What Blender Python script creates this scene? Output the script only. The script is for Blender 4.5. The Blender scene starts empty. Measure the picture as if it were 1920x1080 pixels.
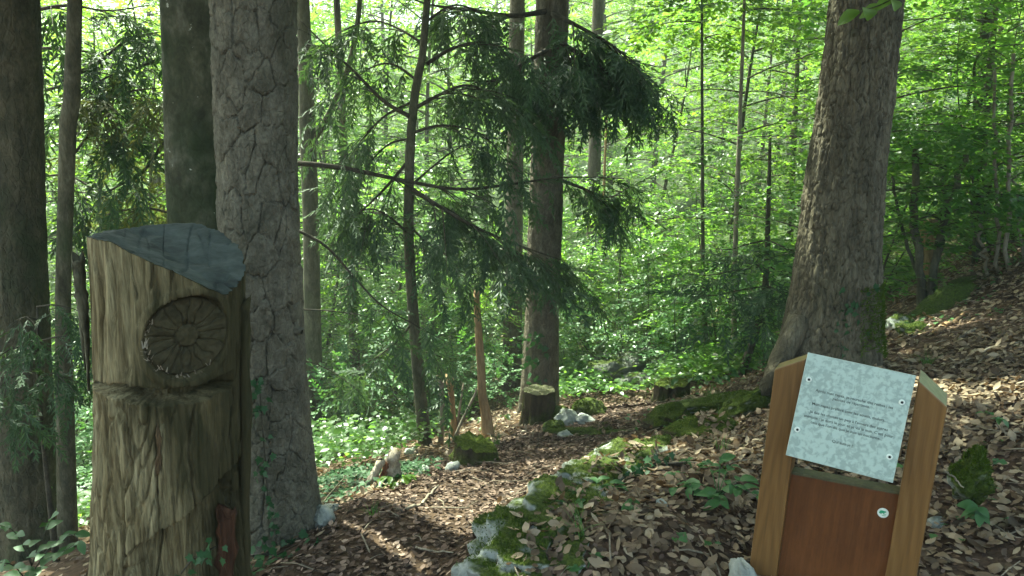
import bpy, math
import numpy as np
from mathutils import Vector, Matrix

# ------------------------------------------------------------------ camera, sky, sun, exposure
SC = bpy.context.scene
COL = SC.collection
F, PITCH, EYE = 1387.0, math.radians(12), 1.6
cam = bpy.data.cameras.new('camera'); cam_o = bpy.data.objects.new('camera', cam); COL.objects.link(cam_o)
cam.sensor_width = 36; cam.lens = F / 1920 * 36; cam.clip_end = 600; cam.clip_start = .05
cam_o.location = (0, 0, EYE); cam_o.rotation_euler = (math.radians(90) - PITCH, 0, 0)
SC.camera = cam_o
SUN_EL, SUN_AZ = math.radians(57), math.radians(-40)      # azimuth from +Y towards +X
SUN = np.array([math.sin(SUN_AZ) * math.cos(SUN_EL), math.cos(SUN_AZ) * math.cos(SUN_EL), math.sin(SUN_EL)])
W = bpy.data.worlds.new('World'); SC.world = W; W.use_nodes = True
sky = W.node_tree.nodes.new('ShaderNodeTexSky'); sky.sky_type = 'NISHITA'; sky.sun_disc = False
sky.dust_density = 5; sky.ozone_density = .3; sky.air_density = .7; sky.sun_elevation = SUN_EL; sky.sun_rotation = SUN_AZ
bg = W.node_tree.nodes['Background']; bg.inputs[1].default_value = .15
W.node_tree.links.new(sky.outputs[0], bg.inputs[0])
sl = bpy.data.lights.new('sun', 'SUN'); sl.energy = 5; sl.angle = math.radians(.53); sl.color = (1, .95, .86)
so = bpy.data.objects.new('sun', sl); COL.objects.link(so)
so.rotation_euler = Vector(SUN).to_track_quat('Z', 'Y').to_euler()
SC.view_settings.view_transform = 'Standard'; SC.view_settings.look = 'None'
SC.view_settings.exposure = 2.36; SC.view_settings.gamma = 1; SC.view_settings.use_white_balance = True; SC.view_settings.white_balance_temperature = 6500; SC.view_settings.white_balance_tint = -16; SC.view_settings.use_curve_mapping = False
cy = SC.cycles
cy.use_denoising = True; cy.max_bounces = 7; cy.diffuse_bounces = 4; cy.glossy_bounces = 2
cy.transmission_bounces = 4; cy.sample_clamp_indirect = 6
try: cy.denoiser = 'OPENIMAGEDENOISE'; cy.denoising_prefilter = 'ACCURATE'
except Exception: pass

rng = np.random.default_rng(11)
# ------------------------------------------------------------------ geometry helpers
CAM = np.array([0, 0, EYE])
def ray(px, py):
    u = (px - 960) / F; v = (540 - py) / F
    return np.array([u, math.cos(PITCH) + v * math.sin(PITCH), v * math.cos(PITCH) - math.sin(PITCH)])
def P(px, py, t): return CAM + ray(px, py) * t
def PY(px, py, Y):
    r = ray(px, py); return CAM + r * (Y / r[1])
def norm(v): return v / (np.linalg.norm(v, axis=-1, keepdims=True) + 1e-12)

def _h(i, j, k, s):
    n = (i.astype(np.int64) * 73856093) ^ (j.astype(np.int64) * 19349663) ^ (k.astype(np.int64) * 83492791) ^ (s * 2654435761)
    n = (n ^ (n >> 13)) * 1274126177 & 0x7fffffff
    n = (n ^ (n >> 16)) * 668265263 & 0x7fffffff
    return ((n ^ (n >> 15)) & 0xffff) / 65535.0
def vnoise(x, y, z, s=0):
    x, y, z = np.broadcast_arrays(np.asarray(x, float), np.asarray(y, float), np.asarray(z, float))
    i, j, k = np.floor(x).astype(int), np.floor(y).astype(int), np.floor(z).astype(int)
    f = lambda t: t * t * (3 - 2 * t)
    u, v, w = f(x - i), f(y - j), f(z - k)
    r = 0
    for a in (0, 1):
        for b in (0, 1):
            for c in (0, 1):
                r = r + _h(i + a, j + b, k + c, s) * (u if a else 1 - u) * (v if b else 1 - v) * (w if c else 1 - w)
    return r * 2 - 1
def fbm(x, y, z, s=0, o=4):
    r, a = 0, 1
    for q in range(o):
        r = r + a * vnoise(x * 2 ** q, y * 2 ** q, z * 2 ** q, s + q); a *= .5
    return r
def sstep(a, b, x):
    t = np.clip((x - a) / (b - a), 0, 1); return t * t * (3 - 2 * t)
def voro(u, v, nu, s=0, jit=.85):
    """cells in (u,v), u wraps at nu -> F1, F2-F1, cell random"""
    iu, iv = np.floor(u).astype(int), np.floor(v).astype(int)
    f1 = np.full(u.shape, 9.); f2 = np.full(u.shape, 9.); cid = np.zeros(u.shape)
    for a in (-1, 0, 1):
        for b in (-1, 0, 1):
            cu, cv = iu + a, iv + b
            w = np.mod(cu, nu)
            z = np.zeros_like(cu)
            pu = cu + .5 + jit * (_h(w, cv, z, s) - .5); pv = cv + .5 + jit * (_h(w, cv, z + 1, s) - .5)
            d = np.hypot(pu - u, pv - v)
            near = d < f1
            f2 = np.where(near, f1, np.minimum(f2, d)); cid = np.where(near, _h(w, cv, z + 2, s), cid)
            f1 = np.where(near, d, f1)
    return f1, f2 - f1, cid

def mesh(name, V, faces, mat, smooth=True):
    V = np.asarray(V, np.float32)
    faces = [np.asarray(f) for f in (faces if isinstance(faces, list) else [faces]) if len(f)]
    me = bpy.data.meshes.new(name)
    me.vertices.add(len(V)); me.vertices.foreach_set('co', V.ravel())
    li = np.concatenate([f.ravel() for f in faces]).astype(np.int32)
    cnt = np.concatenate([np.full(len(f), f.shape[1]) for f in faces]).astype(np.int32)
    me.loops.add(len(li)); me.loops.foreach_set('vertex_index', li)
    me.polygons.add(len(cnt)); me.polygons.foreach_set('loop_start', np.r_[0, np.cumsum(cnt)[:-1]].astype(np.int32))
    if smooth: me.polygons.foreach_set('use_smooth', np.ones(len(cnt), bool))
    me.update(calc_edges=True)
    if mat:
        for m in (mat if isinstance(mat, list) else [mat]): me.materials.append(m)
    return me
def link(name, me, parent=None, kind=None, label=None):
    o = bpy.data.objects.new(name, me); COL.objects.link(o)
    if parent: o.parent = parent
    if kind: o['kind'] = kind
    if label: o['label'] = label
    return o
def part(name, V, faces, mat, root, kind=None, smooth=True, label=None, base=None):
    """V in world coordinates, root an unrotated empty (or base given)"""
    b = np.array(root.location) if base is None else base
    return link(name, mesh(name, np.asarray(V) - b, faces, mat, smooth), root, kind, label)
def thing(name, label, cat, loc=(0, 0, 0), group=None, rz=0):
    o = bpy.data.objects.new(name, None); COL.objects.link(o); o.empty_display_size = .1
    o.location = tuple(float(c) for c in loc); o.rotation_euler = (0, 0, rz)
    o['label'] = label; o['category'] = cat
    if group: o['group'] = group
    return o
def solo(name, V, faces, mat, label, cat, group=None, smooth=True):
    V = np.asarray(V); b = V.mean(0); b[2] = V[:, 2].min()
    o = link(name, mesh(name, V - b, faces, mat, smooth)); o.location = tuple(b)
    o['label'] = label; o['category'] = cat
    if group: o['group'] = group
    return o
def structure(name, V, faces, mat):
    o = link(name, mesh(name, V, faces, mat)); o['kind'] = 'structure'; return o
class Acc:
    def __init__(s): s.V = []; s.Q = []; s.T = []; s.n = 0
    def add(s, V, *fs):
        for f in fs:
            f = np.asarray(f)
            (s.Q if f.shape[1] == 4 else s.T).append(f + s.n)
        s.V.append(np.asarray(V, float)); s.n += len(V)
    def get(s):
        return np.concatenate(s.V), [np.concatenate(x) for x in (s.Q, s.T) if x]
def tube(pts, rad, k=6, cap=True):
    pts = np.asarray(pts, float); m = len(pts); rad = np.broadcast_to(rad, (m,))
    tg = norm(np.gradient(pts, axis=0))
    ref = np.array([0, 0, 1.]) if abs(tg[:, 2]).mean() < .8 else np.array([1., 0, 0])
    a = norm(np.cross(tg, ref)); b = np.cross(tg, a)
    th = np.arange(k) * 2 * math.pi / k
    V = pts[:, None] + rad[:, None, None] * (a[:, None] * np.cos(th)[None, :, None] + b[:, None] * np.sin(th)[None, :, None])
    i = np.arange(m - 1)[:, None] * k; j = np.arange(k)[None]; jn = (j + 1) % k
    Q = np.stack([i + j, i + jn, i + k + jn, i + k + j], -1).reshape(-1, 4)
    V = V.reshape(-1, 3)
    if cap:
        V = np.r_[V, pts[:1], pts[-1:]]; c0 = m * k
        jj = np.arange(k); jj2 = (jj + 1) % k
        T = np.r_[np.stack([jj2, jj, np.full(k, c0)], -1), np.stack([jj + (m - 1) * k, jj2 + (m - 1) * k, np.full(k, c0 + 1)], -1)]
        return V, Q, T
    return V, Q
def smooth_path(pts, n):
    pts = np.asarray(pts, float); d = np.r_[0, np.cumsum(np.linalg.norm(np.diff(pts, axis=0), axis=1))]
    t = np.linspace(0, d[-1], n)
    if len(pts) < 3: return np.stack([np.interp(t, d, pts[:, c]) for c in range(pts.shape[1])], -1)
    # Catmull-Rom
    out = []
    for tt in t:
        i = min(max(np.searchsorted(d, tt) - 1, 0), len(pts) - 2); u = (tt - d[i]) / (d[i + 1] - d[i])
        p0 = pts[max(i - 1, 0)]; p1 = pts[i]; p2 = pts[i + 1]; p3 = pts[min(i + 2, len(pts) - 1)]
        out.append(.5 * (2 * p1 + (p2 - p0) * u + (2 * p0 - 5 * p1 + 4 * p2 - p3) * u * u + (3 * p1 - p0 - 3 * p2 + p3) * u ** 3))
    return np.array(out)
def frames(d, up):
    d = norm(d); s = norm(np.cross(up, d)); n = np.cross(d, s)
    return np.stack([d, s, n], -1)          # columns x=d, y=s, z=n
def inst(pv, pf, M, O):
    """copies of a small mesh joined: pv (k,3), pf (f,n), M (c,3,3), O (c,3)"""
    c, k = len(O), len(pv)
    V = np.einsum('cij,kj->cki', M, pv) + O[:, None]
    return V.reshape(-1, 3), (pf[None] + (np.arange(c) * k)[:, None, None]).reshape(-1, pf.shape[1])
def rand_unit(n, r=rng):
    return norm(r.normal(size=(n, 3)))

# ------------------------------------------------------------------ materials
def mat(name):
    m = bpy.data.materials.new(name); m.use_nodes = True
    nt = m.node_tree; nt.nodes.clear()
    return m, nt
class NT:
    def __init__(s, nt): s.t = nt
    def n(s, typ, ins=None, **kw):
        nd = s.t.nodes.new('ShaderNode' + typ)
        for k, v in kw.items(): setattr(nd, k, v)
        for k, v in (ins or {}).items():
            if hasattr(v, 'is_output') or isinstance(v, bpy.types.NodeSocket): s.t.links.new(v, nd.inputs[k])
            else: nd.inputs[k].default_value = v
        return nd
    def ramp(s, fac, stops):
        nd = s.t.nodes.new('ShaderNodeValToRGB'); s.t.links.new(fac, nd.inputs[0])
        e = nd.color_ramp.elements
        while len(e) < len(stops): e.new(.5)
        for q, (p, c) in zip(e, stops):
            q.position = p; q.color = (*c, 1) if len(c) == 3 else c
        return nd.outputs[0]
    def mix(s, fac, a, b, mode='MIX'):
        nd = s.t.nodes.new('ShaderNodeMix'); nd.data_type = 'RGBA'; nd.blend_type = mode
        for sock, v in ((nd.inputs[0], fac), (nd.inputs[6], a), (nd.inputs[7], b)):
            if isinstance(v, bpy.types.NodeSocket): s.t.links.new(v, sock)
            else: sock.default_value = v if not isinstance(v, tuple) else (*v, 1)[:4]
        return nd.outputs[2]
    def math(s, op, a, b=0.):
        nd = s.t.nodes.new('ShaderNodeMath'); nd.operation = op
        for i, v in enumerate((a, b)):
            if isinstance(v, bpy.types.NodeSocket): s.t.links.new(v, nd.inputs[i])
            else: nd.inputs[i].default_value = v
        return nd.outputs[0]
    def coord(s, scale=(1, 1, 1), which='Object'):
        tc = s.n('TexCoord'); mp = s.n('Mapping', {'Vector': tc.outputs[which], 'Scale': scale}); return mp.outputs[0]
    def noise(s, vec, scale, detail=5, rough=.6, dist=0.):
        return s.n('TexNoise', {'Vector': vec, 'Scale': scale, 'Detail': detail, 'Roughness': rough, 'Distortion': dist}).outputs[0]
    def bump(s, h, strength=.5, dist=.01, nrm=None):
        d = {'Height': h, 'Strength': strength, 'Distance': dist}
        if nrm: d['Normal'] = nrm
        return s.n('Bump', d).outputs[0]
    def out(s, col, rough=.8, nrm=None, spec=.3, extra=None):
        d = {'Base Color': col if isinstance(col, bpy.types.NodeSocket) else (*col, 1), 'Roughness': rough, 'Specular IOR Level': spec}
        if nrm: d['Normal'] = nrm
        b = s.n('BsdfPrincipled', d); o = s.n('OutputMaterial')
        s.t.links.new(b.outputs[0], o.inputs[0]); return b

def leaf_mat(name, c1, c2, t1, t2, trans=.5, rough=.45, spec=.4):
    m, t = mat(name); g = NT(t)
    geo = g.n('NewGeometry'); r = geo.outputs['Random Per Island']
    tc = g.coord(which='Object'); nz = g.noise(tc, .9, 2)
    f = g.math('ADD', g.math('MULTIPLY', r, .65), g.math('MULTIPLY', g.math('SUBTRACT', nz, .3), .75))
    col = g.ramp(f, [(0, c1), (1, c2)]); tcol = g.ramp(f, [(0, t1), (1, t2)])
    p = g.n('BsdfPrincipled', {'Base Color': col, 'Roughness': rough, 'Specular IOR Level': spec})
    tr = g.n('BsdfTranslucent', {'Color': tcol})
    mx = g.n('MixShader', {0: trans, 1: p.outputs[0], 2: tr.outputs[0]}); o = g.n('OutputMaterial')
    t.links.new(mx.outputs[0], o.inputs[0]); return m
M = {}
M['leaf'] = leaf_mat('beech_leaf', (.035, .085, .014), (.10, .17, .022), (.10, .24, .02), (.30, .42, .045), .56, .38, .5)
M['leaf2'] = leaf_mat('hazel_leaf', (.035, .09, .022), (.08, .15, .03), (.12, .29, .035), (.29, .44, .06), .55, .36, .6)
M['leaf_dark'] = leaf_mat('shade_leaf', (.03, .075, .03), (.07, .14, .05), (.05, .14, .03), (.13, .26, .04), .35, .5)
M['herb'] = leaf_mat('herb_leaf', (.035, .09, .03), (.08, .17, .05), (.06, .17, .03), (.16, .30, .04), .35, .5)
M['ivy'] = leaf_mat('ivy_leaf', (.02, .055, .02), (.045, .1, .035), (.03, .09, .02), (.06, .15, .03), .2, .55, .25)
M['needle'] = leaf_mat('dark_needles', (.026, .052, .022), (.065, .11, .045), (.04, .085, .02), (.11, .18, .04), .34, .5)
M['needle_br'] = leaf_mat('yellowing_needles', (.035, .06, .02), (.10, .10, .035), (.06, .11, .02), (.18, .17, .04), .4, .6)
M['moss'] = leaf_mat('moss_blade', (.03, .06, .008), (.09, .13, .015), (.05, .1, .008), (.14, .18, .015), .3, .8, .1)
M['grass'] = leaf_mat('grass_blade', (.04, .10, .02), (.09, .18, .03), (.08, .2, .02), (.18, .32, .04), .4, .5)

def dry_mat():
    m, t = mat('dry_beech_leaf'); g = NT(t)
    r = g.n('NewGeometry').outputs['Random Per Island']
    oi = g.n('ObjectInfo').outputs['Random']
    f = g.math('FRACT', g.math('ADD', r, oi))
    col = g.ramp(f, [(0, (.05, .035, .024)), (.35, (.13, .092, .060)), (.7, (.23, .172, .115)), (1, (.36, .29, .205))])
    v = g.coord((60, 60, 60)); nz = g.noise(v, 1, 3)
    col = g.mix(.5, col, g.ramp(nz, [(.3, (.55, .5, .45)), (.7, (1, 1, 1))]), 'MULTIPLY')
    p = g.n('BsdfPrincipled', {'Base Color': col, 'Roughness': .62, 'Specular IOR Level': .25})
    tr = g.n('BsdfTranslucent', {'Color': (.25, .14, .06, 1)})
    mx = g.n('MixShader', {0: .15, 1: p.outputs[0], 2: tr.outputs[0]}); o = g.n('OutputMaterial')
    t.links.new(mx.outputs[0], o.inputs[0]); return m
M['dry'] = dry_mat()
def litter_small():
    m, t = mat('small_leaf_litter'); g = NT(t)
    r = g.n('NewGeometry').outputs['Random Per Island']
    col = g.ramp(r, [(0, (.035, .023, .017)), (.5, (.095, .062, .046)), (.85, (.18, .122, .095)), (1, (.30, .22, .175))])
    g.out(col, .8, spec=.2); return m
M['litter'] = litter_small()

def bark(name, c1, c2, c3, sc=(9, 9, 2.2), bump=.6, moss=0., mossc=(.03, .05, .012), patch=None, pale=None):
    m, t = mat(name); g = NT(t)
    v = g.coord(sc); n1 = g.noise(v, 1.0, 7, .65, .4)
    v2 = g.coord((sc[0] * 5, sc[1] * 5, sc[2] * 5)); n2 = g.noise(v2, 1.2, 4)
    vo = g.n('TexVoronoi', {'Vector': v, 'Scale': 2.2}, feature='DISTANCE_TO_EDGE').outputs[0]
    col = g.ramp(n1, [(.3, c1), (.5, c2), (.7, c3)])
    col = g.mix(.6, col, g.ramp(n2, [(.32, (.35, .35, .33)), (.66, (1, 1, 1))]), 'MULTIPLY')
    big = g.noise(g.coord((1.3, 1.3, .8)), 1.5, 5, .6)
    col = g.mix(.8, col, g.ramp(g.noise(g.coord((2.2, 2.2, 1.2)), 1.7, 6, .65), [(.34, (.58, .6, .52)), (.5, (.9, .9, .88)), (.66, (1.2, 1.17, 1.1))]), 'MULTIPLY')
    if moss: col = g.mix(g.math('MULTIPLY', g.ramp(big, [(.62 - moss * .3, (0, 0, 0)), (.78 - moss * .3, (1, 1, 1))]), .85), col, mossc)
    if pale:
        sp = g.noise(g.coord((15, 15, 15)), 1.3, 3, .5)
        col = g.mix(g.ramp(sp, [(.69, (0, 0, 0)), (.72, (1, 1, 1))]), col, pale)
    h = g.math('ADD', g.math('MULTIPLY', n1, .7), g.math('MULTIPLY', n2, .3))
    h = g.math('ADD', h, g.math('MULTIPLY', g.math('MINIMUM', vo, .12), 3.))
    g.out(col, .85, g.bump(h, bump, .012), .2); return m
M['pine_bark'] = bark('plated_pine_bark', (.078, .07, .052), (.14, .126, .097), (.20, .182, .145), (18, 18, 13), .6)
M['beech_bark'] = bark('mossy_beech_bark', (.03, .032, .018), (.085, .085, .055), (.20, .195, .15), (7, 7, 5), .5, .45, (.022, .035, .012), pale=(.42, .43, .36))
M['spruce_bark'] = bark('spruce_bark', (.07, .058, .042), (.14, .118, .088), (.22, .19, .145), (14, 14, 7), .8)
M['dark_bark'] = bark('dark_mossy_spruce_bark', (.048, .045, .029), (.085, .078, .05), (.14, .122, .083), (12, 12, 6), .8, .3, (.025, .042, .014))
M['right_bark'] = bark('flaky_grey_bark', (.055, .045, .031), (.118, .10, .07), (.19, .163, .117), (17, 17, 5), .9, .05, (.03, .05, .012))
M['thin_bark'] = bark('young_stem_bark', (.05, .046, .03), (.10, .092, .06), (.17, .155, .11), (16, 16, 6), .4, .25, (.035, .055, .018))
M['grey_bark'] = bark('far_trunk_bark', (.07, .06, .045), (.12, .105, .08), (.18, .16, .12), (10, 10, 4), .4)
M['limb_bark'] = bark('dark_limb_bark', (.03, .026, .018), (.06, .05, .036), (.11, .095, .07), (18, 18, 18), .3)
M['bare_wood'] = bark('barkless_orange_wood', (.26, .15, .075), (.38, .24, .13), (.5, .35, .21), (20, 20, 3), .3)
M['grey_wood'] = bark('weathered_stick', (.16, .13, .10), (.28, .23, .18), (.42, .37, .3), (25, 25, 6), .3)
M['rotten'] = bark('splintered_pale_wood', (.16, .12, .09), (.36, .30, .24), (.56, .50, .42), (22, 22, 4), .6)
M['scar'] = bark('torn_orange_wood', (.08, .05, .028), (.17, .11, .06), (.27, .175, .10), (60, 60, 6), .7)
M['plank'] = bark('dark_red_brown_plank', (.03, .014, .008), (.07, .03, .016), (.11, .05, .028), (30, 30, 3), .6)
M['red_rot'] = bark('red_rotten_wood', (.10, .045, .025), (.2, .085, .045), (.3, .15, .09), (20, 20, 4), .6)

def stump_wood(name, c, algae_shade, rough=.85):
    m, t = mat(name); g = NT(t)
    v = g.coord((34, 34, 2.2)); n1 = g.noise(v, 1, 9, .74, .3)
    n2 = g.noise(g.coord((150, 150, 9)), 1, 6, .7); big = g.noise(g.coord((5, 5, 1.6)), 1.2, 5, .62)
    col = g.ramp(n1, [(.28, c[0]), (.45, c[1]), (.58, c[2]), (.75, c[3])])
    col = g.mix(.45, col, g.ramp(n2, [(.38, (.15, .13, .11)), (.52, (1.05, 1.05, 1.05))]), 'MULTIPLY')
    col = g.mix(.75, col, g.ramp(big, [(.34, (.5, .45, .36)), (.52, (1, 1, 1))]), 'MULTIPLY')
    # algal green, plus the log's shaded side painted in dark, towards local +x
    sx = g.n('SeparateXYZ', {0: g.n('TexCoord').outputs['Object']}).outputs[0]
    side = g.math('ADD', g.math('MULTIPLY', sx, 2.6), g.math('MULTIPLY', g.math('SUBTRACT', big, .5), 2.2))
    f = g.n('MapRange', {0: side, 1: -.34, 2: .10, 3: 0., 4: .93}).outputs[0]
    col = g.mix(f, col, g.ramp(n1, [(.3, (.022, .024, .009)), (.6, algae_shade), (.8, (.085, .068, .034))]))
    h = g.math('ADD', g.math('MULTIPLY', n1, .7), g.math('MULTIPLY', n2, .45))
    g.out(col, rough, g.bump(h, .9, .014), .2); return m
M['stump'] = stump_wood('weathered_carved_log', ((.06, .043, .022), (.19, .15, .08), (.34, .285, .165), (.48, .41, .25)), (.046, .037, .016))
def simple(name, c1, c2, scale, bump=.3, rough=.8, bd=.01, stretch=(1, 1, 1), spec=.25):
    m, t = mat(name); g = NT(t)
    n1 = g.noise(g.coord(stretch), scale, 7, .65, .3)
    g.out(g.ramp(n1, [(.3, c1), (.7, c2)]), rough, g.bump(n1, bump, bd), spec); return m
M['disc'] = simple('mossy_carved_disc', (.024, .021, .010), (.068, .055, .028), 30, .6, .9, .006)
M['cut'] = simple('blue_grey_end_grain', (.022, .026, .023), (.085, .098, .088), 11, .7, .9, .006, (1, 1.6, 1))
M['old_cut'] = simple('mossy_end_grain', (.035, .038, .016), (.095, .09, .05), 20, .5, .9)
M['soil'] = None
def soil():
    m, t = mat('forest_soil'); g = NT(t)
    v = g.coord(); n1 = g.noise(v, 14, 8, .7); n2 = g.noise(v, .7, 4)
    col = g.ramp(n1, [(.3, (.028, .018, .012)), (.5, (.065, .042, .028)), (.7, (.12, .08, .055))])
    y = g.n('SeparateXYZ', {0: g.n('TexCoord').outputs['Object']}).outputs[1]
    far = g.n('MapRange', {0: g.math('ADD', y, g.math('MULTIPLY', n2, 4.)), 1: 10., 2: 14., 3: 0., 4: .8}).outputs[0]
    col = g.mix(far, col, g.ramp(n1, [(.3, (.02, .04, .012)), (.7, (.06, .10, .025))]))
    g.out(col, .95, g.bump(n1, .8, .03), .1); return m
M['soil'] = soil()
def rockmat(name, bias, k=1.):
    m, t = mat(name); g = NT(t)
    v = g.coord(); n1 = g.noise(v, 9, 8, .68, .3); n2 = g.noise(v, 3.2, 5, .6); n3 = g.noise(v, 60, 4)
    rock = g.ramp(n1, [(.3, (.14 * k, .145 * k, .13 * k)), (.5, (.30 * k, .31 * k, .285 * k)), (.72, (.45 * k, .46 * k, .43 * k))])
    moss = g.ramp(n3, [(.3, (.02, .032, .006)), (.7, (.075, .098, .014))])
    nz = g.n('SeparateXYZ', {0: g.n('NewGeometry').outputs['Normal']}).outputs[2]
    f = g.math('ADD', g.math('ADD', g.math('MULTIPLY', nz, .45), g.math('MULTIPLY', n2, 2.2)), bias)
    f = g.n('MapRange', {0: f, 1: 1.2, 2: 1.42}).outputs[0]
    h = g.math('ADD', n1, g.math('MULTIPLY', g.math('MULTIPLY', n3, f), .9))
    g.out(g.mix(f, rock, moss), .9, g.bump(h, .8, .025), .2); return m
M['rock'] = rockmat('limestone_with_some_moss', -.2)
M['mossrock'] = rockmat('moss_covered_limestone', .45)
M['ledge_rock'] = rockmat('mossy_ledge_limestone', .0, .9)
M['dark_rock'] = rockmat('dark_grey_limestone', -.1, .38)
M['pale_rock'] = rockmat('bare_pale_limestone', -.9)
M['moss_wood'] = rockmat('moss_covered_wood', .25)
def mosswood():
    m, t = mat('mossy_old_stump_bark'); g = NT(t)
    n1 = g.noise(g.coord((14, 14, 4)), 1, 7, .65); n2 = g.noise(g.coord(), 4, 5); n3 = g.noise(g.coord(), 70, 4)
    b = g.ramp(n1, [(.3, (.02, .016, .01)), (.7, (.075, .058, .038))])
    moss = g.ramp(n3, [(.3, (.022, .034, .007)), (.7, (.08, .10, .016))])
    nz = g.n('SeparateXYZ', {0: g.n('NewGeometry').outputs['Normal']}).outputs[2]
    f = g.n('MapRange', {0: g.math('ADD', g.math('MULTIPLY', nz, .35), n2), 1: .5, 2: .72}).outputs[0]
    g.out(g.mix(f, b, moss), .95, g.bump(g.math('ADD', n1, g.math('MULTIPLY', n3, .5)), .9, .02), .1); return m
M['moss_wood'] = mosswood()
def plankmat(name, c1, c2, c3, rings=9., rough=.42, st=(1, 1, .06), off=-.17, arch=4.):
    m, t = mat(name); g = NT(t)
    v = g.coord(st); nz = g.noise(v, 6, 4, .5)
    xz = g.n('SeparateXYZ', {0: g.coord()}); wob = g.noise(g.coord((4, 4, 2.2)), 1., 3, .5)
    rad = g.math('ADD', g.math('MULTIPLY', g.math('ABSOLUTE', g.math('SUBTRACT', xz.outputs[0], off)), rings), g.math('ADD', g.math('MULTIPLY', xz.outputs[2], arch), g.math('MULTIPLY', wob, 3.)))
    w = g.math('ADD', g.math('MULTIPLY', g.math('SINE', g.math('MULTIPLY', rad, 6.283)), .5), .5)
    fine = g.noise(g.coord((st[0] * 160, st[1] * 160, st[2] * 60)), 1, 3)
    fib = g.noise(g.coord((70, 70, 1.6)), 1, 4, .6)
    col = g.ramp(g.math('ADD', g.math('MULTIPLY', w, .27), g.math('MULTIPLY', fib, .8)), [(.2, c1), (.55, c2), (.85, c3)])
    col = g.mix(.5, col, g.ramp(nz, [(.3, (.62, .6, .58)), (.7, (1, 1, 1))]), 'MULTIPLY')
    col = g.mix(.3, col, g.ramp(fine, [(.35, (.5, .5, .5)), (.6, (1, 1, 1))]), 'MULTIPLY')
    g.out(col, rough, g.bump(fine, .15, .002), .35); return m
M['post'] = plankmat('varnished_post_wood', (.135, .068, .022), (.185, .095, .032), (.225, .12, .042), 40.)
M['post_end'] = simple('greenish_post_end_grain', (.15, .15, .06), (.24, .23, .10), 40, .2, .6)
M['ledge_wood'] = simple('olive_weathered_ledge', (.06, .055, .028), (.11, .10, .052), 40, .2, .6)
M['infill'] = plankmat('red_brown_board', (.09, .034, .013), (.15, .056, .02), (.185, .074, .029), .6, .38, (1, 1, .5), .0, .3)
M['dark_wood'] = simple('dark_backing_wood', (.02, .013, .008), (.045, .03, .018), 20, .2, .6)
def platemat():
    m, t = mat('marbled_grey_plate'); g = NT(t)
    v = g.coord(); n1 = g.noise(v, 62, 5, .6, .4); n2 = g.noise(v, 9, 3)
    f = g.math('ADD', n1, g.math('MULTIPLY', g.math('SUBTRACT', n2, .5), .5))
    col = g.ramp(f, [(.44, (.29, .345, .31)), (.56, (.41, .485, .435))])
    g.out(col, .3, None, .45); return m
M['plate'] = platemat()
M['plate_edge'] = simple('pale_plate_edge', (.5, .5, .42), (.6, .6, .52), 30, .05, .5)
M['ink'] = simple('faded_black_print', (.05, .06, .055), (.10, .11, .105), 120, 0, .6)
M['white'] = simple('white_screw_cap', (.7, .72, .66), (.78, .8, .74), 40, .05, .5)
M['hole'] = simple('dark_screw_recess', (.01, .01, .01), (.02, .02, .02), 40, .05, .6)
M['logo'] = simple('green_print', (.05, .3, .15), (.08, .38, .2), 40, 0, .5)

# ------------------------------------------------------------------ ground
ctl = [(620,1080,2.65),(850,1080,2.6),(560,1040,2.9),(720,1000,3.05),(880,1000,3.05),(800,950,3.5),(950,940,3.55),(700,960,3.4),(880,900,4.05),
 (1010,890,4.3),(950,850,4.8),(1070,845,4.95),(1000,820,5.5),(1110,800,5.9),(1150,768,7.2),(1090,768,7.0),
 (620,960,3.6),(680,925,4.1),(760,880,4.8),(850,850,5.4),(900,825,6.1),(985,800,6.5),(520,1012,3.3),(600,990,3.3),
 (600,900,5.6),(700,850,6.8),(800,815,8),(560,850,9),
 (950,1050,2.48),(1010,970,2.78),(1105,893,3.2),(1205,852,3.66),(1300,818,4.1),(1420,770,4.6),
 (1150,1080,2.32),(1250,1000,2.48),(1100,980,2.62),(1200,920,2.9),(1350,920,2.82),(1350,860,3.3),(1450,830,3.45),(1420,800,3.9),(1400,1060,2.42),
 (1560,700,4.25),(1650,690,4.2),(1730,680,4.2),(1700,620,5.2),(1800,600,5.2),(1800,700,3.8),(1900,650,4.0),(1900,800,3.1),(1830,900,2.8),
 (1900,1000,2.45),(1760,560,6.4),(1920,500,5.8),(1700,560,7.0),(1720,530,8),
 (1180,715,9),(1300,705,9.5),(1400,700,8),(1080,720,9),(1450,660,9.5)]
CP = np.array([P(*c) for c in ctl] + [(-.95,2.03,0),(0,0,0),(0,1.5,.02),(1,.6,.02),(2.5,0,.2),(.95,1.95,.24),(-1.5,0,-.2),(-3,0,-.7),(-2,2,-.35),(-3,3,-.8),
 (-3,5,-1.3),(-5,5,-2),(-5,8,-2.6),(-8,10,-3.6),(4,2,.75),(6,5,1.0),(8,10,1.1),(10,5,1.7),(0,12,-1.9),(-4,12,-2.9),(4,12,-.9)], float)
def _tps(d2): return np.where(d2 > 1e-12, .5 * d2 * np.log(d2 + 1e-12), 0)
_n = len(CP)
_K = _tps(((CP[:, None, :2] - CP[None, :, :2]) ** 2).sum(-1)) + np.eye(_n) * .002
_Pm = np.c_[np.ones(_n), CP[:, :2]]
_S = np.linalg.solve(np.block([[_K, _Pm], [_Pm.T, np.zeros((3, 3))]]), np.r_[CP[:, 2], 0, 0, 0])
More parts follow.
